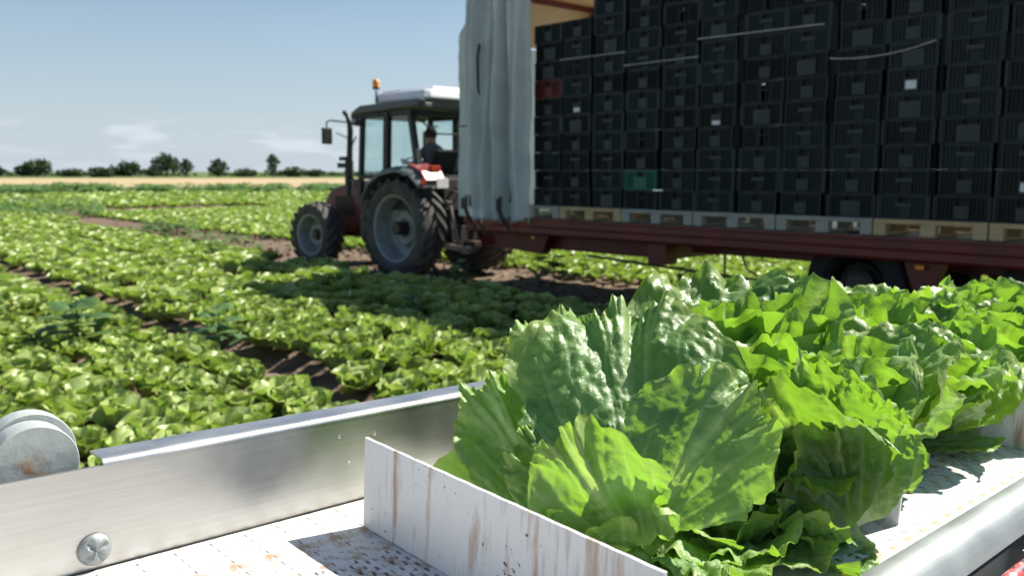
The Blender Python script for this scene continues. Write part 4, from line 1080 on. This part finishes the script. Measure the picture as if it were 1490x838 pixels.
# ------------------------------------------------------------------ the conveyor in front (x along the belt away to the right, y to the left, z up off the belt)
U = Vector((.73204625, .68080959, -.02462911)); Vv = Vector((.67979108, -.73236446, -.03906904)); Nn = Vector((.04463606, -.01185769, .99893294))
O = Vector((-.21049431, 1.21846602, 1.25)); Y_ = -Vv
BM = Matrix(((U.x, Y_.x, Nn.x, O.x), (U.y, Y_.y, Nn.y, O.y), (U.z, Y_.z, Nn.z, O.z), (0, 0, 0, 1)))
C = thing("conveyor", "metal framed conveyor with a white slotted belt carrying the cut lettuces", "conveyor", BM)
MOD = .0485
def belt_module():
    """one belt link: slab with slit edge and, in the middle, pierced lattice"""
    xs = [0, .003, .0105, .0155, .0225, .0275, .0345, .0395, MOD - .0022, MOD]
    ys = []
    y = .085; step = .0105
    while y > -.545: ys.append(y); y -= step
    ny = len(ys) - 1; th = -.011
    V = [(x, yy, 0) for yy in ys for x in xs]; nx = len(xs); F = []
    hole = set()
    for j in range(ny):
        yc = (ys[j] + ys[j + 1]) / 2
        if j % 2 == 1: hole.add((j, nx - 2))                      # slit between links, a dash
        if -.43 < yc < -.085 and True:
            for i in (2, 4, 6):
                if (j + (i // 2)) % 2 == 0: hole.add((j, i))
    for j in range(ny):
        for i in range(nx - 1):
            a = j * nx + i
            if (j, i) in hole:
                o = len(V); c = [V[a], V[a + 1], V[a + nx + 1], V[a + nx]]
                V += [(p[0], p[1], th) for p in c]
                ids = (a, a + 1, a + nx + 1, a + nx)
                for k_ in range(4): F.append((ids[k_], ids[(k_ + 1) % 4], o + (k_ + 1) % 4, o + k_))
            else: F.append((a, a + 1, a + nx + 1, a + nx))
    # knuckles: little raised ridges in the pierced zone
    b = MB(); b.v = V; b.f = F
    for j in range(ny):
        yc = (ys[j] + ys[j + 1]) / 2
        if -.43 < yc < -.085 and j % 2 == 0: b.box(.0165, .0215, ys[j + 1] + .001, ys[j] - .001, -.002, .0025)
    return b.mesh("belt_link", M_BELT)
BL = belt_module()
for i in range(-18, 62):
    o = link("belt_link", BL, C); o.location = (i * MOD, 0, 0)
b = MB(); b.box(-.9, 3.0, -.525, .088, -.03, -.0115); b.obj("dark_under_sheet", mat("belt_dirt_dark", (.10, .075, .05), .9), C)  # dirt-brown sheet added under the belt to keep its holes dark
for i, a in enumerate((-.62, 0, .645, 1.24, 1.86, 2.48)):
    b = MB(); nr_ = 24; ln_ = 1.085 if a == 0 else 1.0
    poly = []
    for j in range(nr_ + 1):                                       # shallow vertical ribs on both faces
        y = -.482 * j / nr_; poly.append((.0018 if j % 2 else .0028, y * ln_))
    back = [(-.0028 if j % 2 else -.0018, -.482 * ln_ * j / nr_) for j in range(nr_, -1, -1)]
    b.prism([(x + a, y) for x, y in poly + back], .001, .131)
    p = b.obj("flight_plate", M_PLATE, C)
# left side rail: sheet with a rolled outer flange from a = -0.324 on
rl = MB(); yr = .0892
rl.box(-.9, 3.0, yr, yr + .004, -.06, .131); rl.obj("side_rail", M_ALU, C)
prof = [(yr - .0008, .1312), (yr + .0004, .1345), (yr + .004, .1375), (yr + .011, .139), (yr + .050, .1362), (yr + .050, .1335), (yr + .012, .136), (yr + .007, .135), (yr + .005, .133), (yr + .0046, .1312)]
m_ = len(prof); b = MB()
b.add([(-.324, y, z) for y, z in prof] + [(3.0, y, z) for y, z in prof], [tuple(range(m_)), tuple(range(2 * m_ - 1, m_ - 1, -1))] + [(i, (i + 1) % m_, m_ + (i + 1) % m_, m_ + i) for i in range(m_)])
b.obj("rail_flange", M_ALU, C, smooth=50)
for (a, z, s_) in ((.012, .106, .7), (.075, .100, .8), (.03, .062, .5)):
    b = MB(); b.lathe([(0, -.0009), (.0028 * s_, -.0007), (.004 * s_, 0)], 12); o = b.obj("weld_dimple", M_ALU, C, smooth=60); o.location = (a, yr - .0002, z)
# dome bolt with cross recess
b = MB()
NB = 28
rings = [(0.0, .0105), (.006, .0102), (.012, .0088), (.017, .006), (.0195, .003), (.0205, 0)]
vs = []; 
for r_, hgt in rings:
    for k_ in range(NB):
        a = 2 * math.pi * k_ / NB; x, z = r_ * math.cos(a), r_ * math.sin(a)
        u_, v_ = (x * .8 + z * .6), (-x * .6 + z * .8)
        d_ = .004 if (min(abs(u_), abs(v_)) < .0024 and max(abs(u_), abs(v_)) < .0125) else 0
        vs.append((x, -(hgt - d_), z))
b.add(vs, [(i * NB + k_, i * NB + (k_ + 1) % NB, (i + 1) * NB + (k_ + 1) % NB, (i + 1) * NB + k_) for i in range(len(rings) - 1) for k_ in range(NB)])
bo = b.obj("bolt", M_GALV, C, smooth=50); bo.location = (-.337, yr - .001, .026)
# roller cap outside the rail
M_CAP = mat("painted_cap", (.42, .46, .44), .5, noise_amt=.35, noise_scale=28, col2=(.34, .37, .35), bump=.1)
_n, _l = M_CAP.node_tree.nodes, M_CAP.node_tree.links
_b = _n["Principled BSDF"]; _src = _b.inputs["Base Color"].links[0].from_socket
_t = _n.new("ShaderNodeTexCoord"); _mp = _n.new("ShaderNodeMapping"); _mp.inputs["Location"].default_value = (0, 0, 0); _mp.inputs["Scale"].default_value = (1, 0, 1.25); _l.new(_t.outputs["Object"], _mp.inputs[0])
_ln = _n.new("ShaderNodeVectorMath"); _ln.operation = 'LENGTH'; _l.new(_mp.outputs[0], _ln.inputs[0])
_nz = _n.new("ShaderNodeTexNoise"); _nz.inputs["Scale"].default_value = 55; _nz.inputs["Detail"].default_value = 6; _l.new(_t.outputs["Object"], _nz.inputs["Vector"])
_m1 = _n.new("ShaderNodeMapRange"); _m1.inputs[1].default_value = .030; _m1.inputs[2].default_value = .008; _l.new(_ln.outputs["Value"], _m1.inputs[0])
_m2 = _n.new("ShaderNodeMapRange"); _m2.inputs[1].default_value = .47; _m2.inputs[2].default_value = .66; _l.new(_nz.outputs["Fac"], _m2.inputs[0])
_mm = _n.new("ShaderNodeMath"); _mm.operation = 'MULTIPLY'; _l.new(_m1.outputs[0], _mm.inputs[0]); _l.new(_m2.outputs[0], _mm.inputs[1])
_mc = _n.new("ShaderNodeMixRGB"); _mc.inputs[2].default_value = (.36, .20, .09, 1); _l.new(_mm.outputs[0], _mc.inputs[0]); _l.new(_src, _mc.inputs[1]); _l.new(_mc.outputs[0], _b.inputs["Base Color"])
b = MB(); b.lathe([(0, .1205), (.0495, .1205), (.0505, .1215), (.0505, .152), (0, .152)], 64); o = b.obj("roller_cap", M_CAP, C, smooth=25); o.location = (-.392, 0, .133)
b = MB(); b.lathe([(0, .154), (.0525, .154), (.0535, .155), (.0535, .178), (0, .178)], 64); q = b.obj("cap_flange", M_CAP, o, smooth=25); q.location = (.004, 0, .004)
# right rail
b = MB(); y0 = -.530
prof = [(y0, -.05), (y0, .003), (y0 - .002, .008), (y0 - .007, .0125), (y0 - .026, .0155), (y0 - .036, .0145), (y0 - .045, .0095), (y0 - .053, .001), (y0 - .060, -.011), (y0 - .067, -.026), (y0 - .064, -.030), (y0 - .05, -.014), (y0 - .012, -.05)]
m_ = len(prof)
b.add([(-.9, y, z) for y, z in prof] + [(3.0, y, z) for y, z in prof], [tuple(range(m_)), tuple(range(2 * m_ - 1, m_ - 1, -1))] + [(i, (i + 1) % m_, m_ + (i + 1) % m_, m_ + i) for i in range(m_)])
b.obj("outer_rail", M_GALV, C, smooth=40)
# lower frame, legs
b = MB()
for a in (-.8, .9, 2.6):
    for y in (.13, -.57): b.box(a - .03, a + .03, y - .03, y + .03, -1.2, -.062)
b.box(-.9, 3.0, .10, .14, -.16, -.062); b.box(-.9, 3.0, -.575, -.545, -.16, -.0625)
b.obj("support_frame", M_GALV, C)
# striped cable and grey cover beside the conveyor
M_STRIPE = bpy.data.materials.new("striped_sheath"); M_STRIPE.use_nodes = True
n_, l_ = M_STRIPE.node_tree.nodes, M_STRIPE.node_tree.links
tq = n_.new("ShaderNodeTexCoord"); mq = n_.new("ShaderNodeMapping"); mq.inputs["Scale"].default_value = (38, 60, 60); l_.new(tq.outputs["Object"], mq.inputs[0])
vq = n_.new("ShaderNodeTexNoise"); vq.inputs["Scale"].default_value = 1; vq.inputs["Detail"].default_value = 2; l_.new(mq.outputs[0], vq.inputs["Vector"])
rq = n_.new("ShaderNodeValToRGB"); rq.color_ramp.interpolation = 'CONSTANT'
rq.color_ramp.elements[0].color = (.04, .035, .05, 1); rq.color_ramp.elements[1].position = .44; rq.color_ramp.elements[1].color = (.50, .06, .06, 1)
e3 = rq.color_ramp.elements.new(.58); e3.color = (.55, .45, .43, 1)
l_.new(vq.outputs["Fac"], rq.inputs[0]); l_.new(rq.outputs[0], n_["Principled BSDF"].inputs["Base Color"])
b = MB(); b.tube([(.1 + .06 * i, -.629 + .002 * math.sin(i * .8), -.048 + .002 * math.sin(i * 1.3)) for i in range(40)], .0115, 12)
o = b.obj("red_cable", M_STRIPE, smooth=60); o.matrix_world = BM; tag(o, "red and dark banded cable running along the outside of the conveyor rail", "cable")
t = thing("metal_cover", "pale grey metal cover with a black hook below the red cable", "cover", BM)
b = MB(); b.box(.2, 2.0, -1.0, -.652, -.13, -.095); b.obj("cover_plate", M_GALV, t, bevel=.008)
b = MB(); b.tube([(.66, -.645, -.058), (.67, -.652, -.056), (.68, -.66, -.062), (.68, -.668, -.09), (.67, -.675, -.0945)], .0045, 8); b.tube([(.60, -.655, -.092), (.62, -.662, -.088), (.64, -.667, -.092)], .006, 8); b.obj("hook", M_BLACK, t, smooth=60)


# ------------------------------------------------------------------ cut lettuces on the belt
def BL_(a, b, c): return Vector((a, -b, c))                        # belt coordinates: along, across to the right, up
OUT = [data_mesh("leaf", *leaf_grid(.25, .17, 44, 50, 700 + i, cup=.35 + .15 * (i % 3), b0=.25, b1=-.55 - .25 * (i % 3), ruf=.018, kf=3.6 + .4 * (i % 4), blis=.011, jag=.065, pleat=.014, pk=5.5, stem=.16, crumple=1.1, frill=.005), M_LET) for i in range(7)]
MIDL = [data_mesh("leaf", *leaf_grid(.21, .15, 40, 46, 730 + i, cup=.8, b0=.1, b1=.55 - .35 * (i % 3), ruf=.024, kf=3.6, blis=.008, jag=.06, pleat=.013, pk=6, stem=.16, crumple=1.1, frill=.005), M_LET) for i in range(6)]
INN = [data_mesh("leaf", *leaf_grid(.16, .125, 30, 36, 760 + i, cup=1.4, b0=.2, b1=1.7, ruf=.016, kf=3.0, blis=.022, jag=.06, pleat=.008, pk=6, stem=.2), M_LET) for i in range(5)]
def cut_head(label, a, b, c, axis, size, seed, nl=22, tilt0=80, tilt1=10, skip=None):
    r = random.Random(seed)
    Z = BL_(*axis).normalized(); X = Z.orthogonal().normalized()
    X = (Matrix.Rotation(r.uniform(0, 6.28), 3, Z) @ X); Yv = Z.cross(X)
    M = Matrix(((X.x, Yv.x, Z.x, 0), (X.y, Yv.y, Z.y, 0), (X.z, Yv.z, Z.z, 0), (0, 0, 0, 1)))
    o = thing("cut_lettuce", label, "lettuce", BM @ Matrix.Translation(BL_(a, b, c)) @ M @ Matrix.Scale(size, 4), "cut lettuces lying on the conveyor belt")
    inv = M.inverted()
    for f, LM in head_leaves(nl, r, tilt0, tilt1, 1.0, .85):
        tip = M @ (LM @ Vector((0, .22, 0)))
        ap, bp_ = a + tip.x * size, b - tip.y * size
        if bp_ > .505 and tip.z * size < .16: continue              # nothing hangs out over the right rail
        if bp_ < -.09 and tip.z * size < .15: continue             # nor through the left one
        if skip and skip(tip): continue
        if c + tip.z * size < .0:                                  # a leaf that would dip through the belt is bent up along it
            up_l = (inv @ Vector((0, 0, 1)))
            q = LM.to_3x3(); T_ = q @ Vector((0, 1, 0)); N_ = q @ Vector((0, 0, 1))
            T_ = T_ + up_l * (-(M @ T_).z / 1.0 + .05 - min(.2, c)); LM = basis(LM.translation, T_, N_) @ Matrix.Scale(LM.median_scale, 4)
        lf = link("leaf", r.choice(OUT if f < .42 else MIDL if f < .75 else INN), o); lf.matrix_basis = LM
    return o
def hero(parent, P, tip, N, W, seed, nr=64, nt=68, **kw):
    """a single leaf from P to the tip (belt coordinates), inner face towards N"""
    p, q = BL_(*P), BL_(*tip); Ln = (q - p).length
    v, f, d = leaf_grid(Ln * kw.pop('ls', 1.04), W, nr, nt, seed, **kw)
    lf = link("leaf", data_mesh("leaf", v, f, d, M_LET), parent)
    lf.matrix_basis = parent.matrix_world.inverted() @ BM @ basis(p, q - p, BL_(*N))
    return lf
HK = dict(jag=.10, pk=7, crumple=1.0, frill=.005)
# nearest heads, between the first and second plate
h1 = thing("cut_lettuce", "big lettuce with one huge upright leaf, nearest the long white plate", "lettuce", BM @ Matrix.Translation(BL_(.30, .25, .03)), "cut lettuces lying on the conveyor belt")
bpy.context.view_layer.update()
hero(h1, (.21, .315, .07), (.34, .165, .325), (-.6, .40, .65), .165, 111, nt=120, nr=96, cup=.25, b0=.30, b1=-.75, bend_pow=1.3, ruf=.022, kf=4.2, blis=.0042, stem=.22, pleat=.011, jag=.11, pk=5.5, crumple=.7, frill=.006)   # huge upright leaf
hero(h1, (.215, .335, .075), (.33, .405, .235), (-.7, .2, .65), .12, 12, nt=96, nr=84, cup=.3, b0=.25, b1=-.6, ruf=.020, kf=4.2, blis=.0035, pleat=.012, stem=.25, jag=.11, pk=5.5, crumple=.8, frill=.006)
hero(h1, (.25, .23, .05), (.31, .045, .265), (-.65, .5, .5), .125, 20, cup=.3, b0=.2, b1=-.5, ruf=.022, kf=4, blis=.007, pleat=.012, **HK)
hero(h1, (.19, .20, .03), (.155, .06, .20), (-.55, .55, .6), .09, 13, cup=.35, b0=.1, b1=-.3, ruf=.020, kf=4, blis=.006, pleat=.010, stem=.2, **HK)
hero(h1, (.20, .33, .03), (.10, .285, .19), (-.85, .2, .5), .10, 14, cup=.45, b0=.1, b1=-.2, ruf=.020, kf=4, blis=.006, pleat=.010, stem=.2, **HK)
hero(h1, (.22, .25, .03), (.13, .17, .145), (-.7, .5, .5), .07, 41, cup=.6, b0=.1, b1=-.4, ruf=.022, kf=4, blis=.007, pleat=.010, stem=.2, **HK)
hero(h1, (.22, .34, .05), (.17, .36, .15), (-.8, .1, .6), .06, 42, cup=.5, b0=.2, b1=-.5, ruf=.020, kf=4, blis=.007, pleat=.010, stem=.2, **HK)
hero(h1, (.22, .28, .02), (.08, .29, .09), (-.3, 0, .9), .085, 15, cup=.4, b0=-.1, b1=-.2, ruf=.024, kf=2.8, blis=.007, pleat=.006, **HK)
hero(h1, (.20, .20, .02), (.06, .03, .08), (0, .3, .9), .09, 16, cup=.3, b0=-.1, b1=-.1, ruf=.024, kf=2.8, blis=.007, pleat=.006, **HK)
hero(h1, (.26, .30, .01), (.09, .40, .02), (0, 0, 1), .09, 17, cup=.2, b0=0, b1=.1, ruf=.018, kf=2.8, blis=.007, pleat=.005, **HK)
hero(h1, (.34, .27, .03), (.42, .20, .28), (-.7, .3, .3), .13, 19, cup=.6, b0=-.1, b1=.3, ruf=.026, kf=3.2, blis=.010, pleat=.010, **HK)
hero(h1, (.30, .33, .02), (.20, .47, .03), (0, 0, 1), .09, 40, cup=.2, b0=0, b1=.15, ruf=.018, kf=2.8, blis=.007, pleat=.005, **HK)
h2 = thing("cut_lettuce", "dark green lettuce with a deeply folded leaf at the right end of the second plate", "lettuce", BM @ Matrix.Translation(BL_(.50, .40, .03)), "cut lettuces lying on the conveyor belt")
bpy.context.view_layer.update()
hero(h2, (.53, .45, .015), (.40, .385, .205), (-.85, .1, .45), .15, 21, cup=1.15, b0=-.3, b1=.6, ruf=.018, kf=3.0, blis=.010, pleat=.008, **HK)                    # the folded leaf
hero(h2, (.52, .44, .015), (.36, .41, .07), (-.5, -.1, .8), .10, 22, cup=.6, b0=-.2, b1=.5, ruf=.024, kf=3.2, blis=.010, pleat=.009, **HK)
hero(h2, (.58, .425, .03), (.53, .45, .215), (-.8, .45, .3), .11, 23, cup=.8, b0=-.2, b1=.5, ruf=.018, kf=2.8, blis=.017, pleat=.009, **HK)
hero(h2, (.545, .475, .012), (.37, .41, .035), (-.45, .25, 1), .115, 28, cup=.9, b0=-.15, b1=.7, ruf=.022, kf=4, blis=.009, pleat=.010, stem=.2, **HK)
hero(h2, (.56, .47, .02), (.47, .44, .19), (-.75, .5, .45), .12, 29, cup=.8, b0=-.1, b1=.3, ruf=.022, kf=4, blis=.010, pleat=.011, stem=.2, **HK)
hero(h2, (.57, .40, .02), (.38, .30, .04), (0, 0, 1), .09, 25, cup=.4, b0=0, b1=.3, ruf=.018, kf=3.0, blis=.012, pleat=.006, **HK)
hero(h2, (.60, .40, .04), (.54, .36, .24), (-.6, .3, .4), .11, 26, cup=.7, b0=-.1, b1=.5, ruf=.024, kf=3.0, blis=.018, pleat=.009, **HK)
hero(h2, (.60, .41, .03), (.60, .46, .17), (-.9, .4, .2), .08, 27, cup=.6, b0=-.1, b1=.4, ruf=.024, kf=3.0, blis=.010, pleat=.008, **HK)
cut_head("pale blistered lettuce behind the huge upright leaf", .56, .27, .03, (-.35, .25, 1), 1.0, 31, 17, 66, 8)
cut_head("bright lettuce left behind the huge leaf, close to the metal rail", .52, .10, .02, (-.1, -.05, 1), .95, 32, 15, 66, 8)
cut_head("low spreading leaves in the dark gap between the two nearest heads", .36, .37, .0, (-.2, .1, 1), .62, 33, 12, 78, 50)
# second bay
cut_head("lettuce with tall wavy leaves rising against the trailer tyre", .82, .10, .02, (-.15, .05, 1), 1.36, 34, 16, 60, 6)
cut_head("lettuce at the right behind the second plate, above a shaded patch of belt", .84, .31, .02, (-.25, .05, 1), 1.06, 35, 17, 66, 8)
cut_head("lettuce leaning on the left half of the third plate", 1.08, .12, .02, (.1, .1, 1), 1.05, 36, 16, 66, 8)
cut_head("lettuce in front of the third plate with leaves against its face", 1.08, .30, .02, (-.1, .1, 1), 1.0, 37, 16, 66, 8)
# third bay and beyond
for i, (a, b_, s_, lab) in enumerate(((1.42, .10, 1.12, "lettuce just behind the third plate on its left half"), (1.44, .32, 1.05, "lettuce just behind the right half of the third plate"),
                                      (1.68, .18, 1.1, "second lettuce behind the third plate, hidden lower part"), (1.70, .36, 1.05, "lettuce at the right edge of the picture behind the third plate"),
                                      (2.02, .12, 1.1, "far lettuce showing at the upper right, left one"), (2.05, .34, 1.05, "far lettuce showing at the upper right, right one"), (2.30, .2, 1.0, "farthest lettuce left on the belt"), (2.32, .36, 1.0, "farthest lettuce right on the belt"))):
    cut_head(lab, a, b_, .02, (-.15 + .1 * (i % 3), .06, 1), s_, 50 + i, 16, 66, 8)
# loose leaf lying flat on the belt
lo = link("lettuce_leaf", data_mesh("lettuce_leaf", *leaf_grid(.20, .075, 44, 38, 91, cup=.5, b0=.02, b1=.15, ruf=.010, kf=2.6, blis=.008, jag=.06, pleat=.004), M_LET))
lo.matrix_world = BM @ basis(BL_(1.03, .31, .012), BL_(.15, .13, .0), BL_(-.15, 0, 1)); tag(lo, "loose green leaf lying flat on the belt in front of the third plate", "leaf")
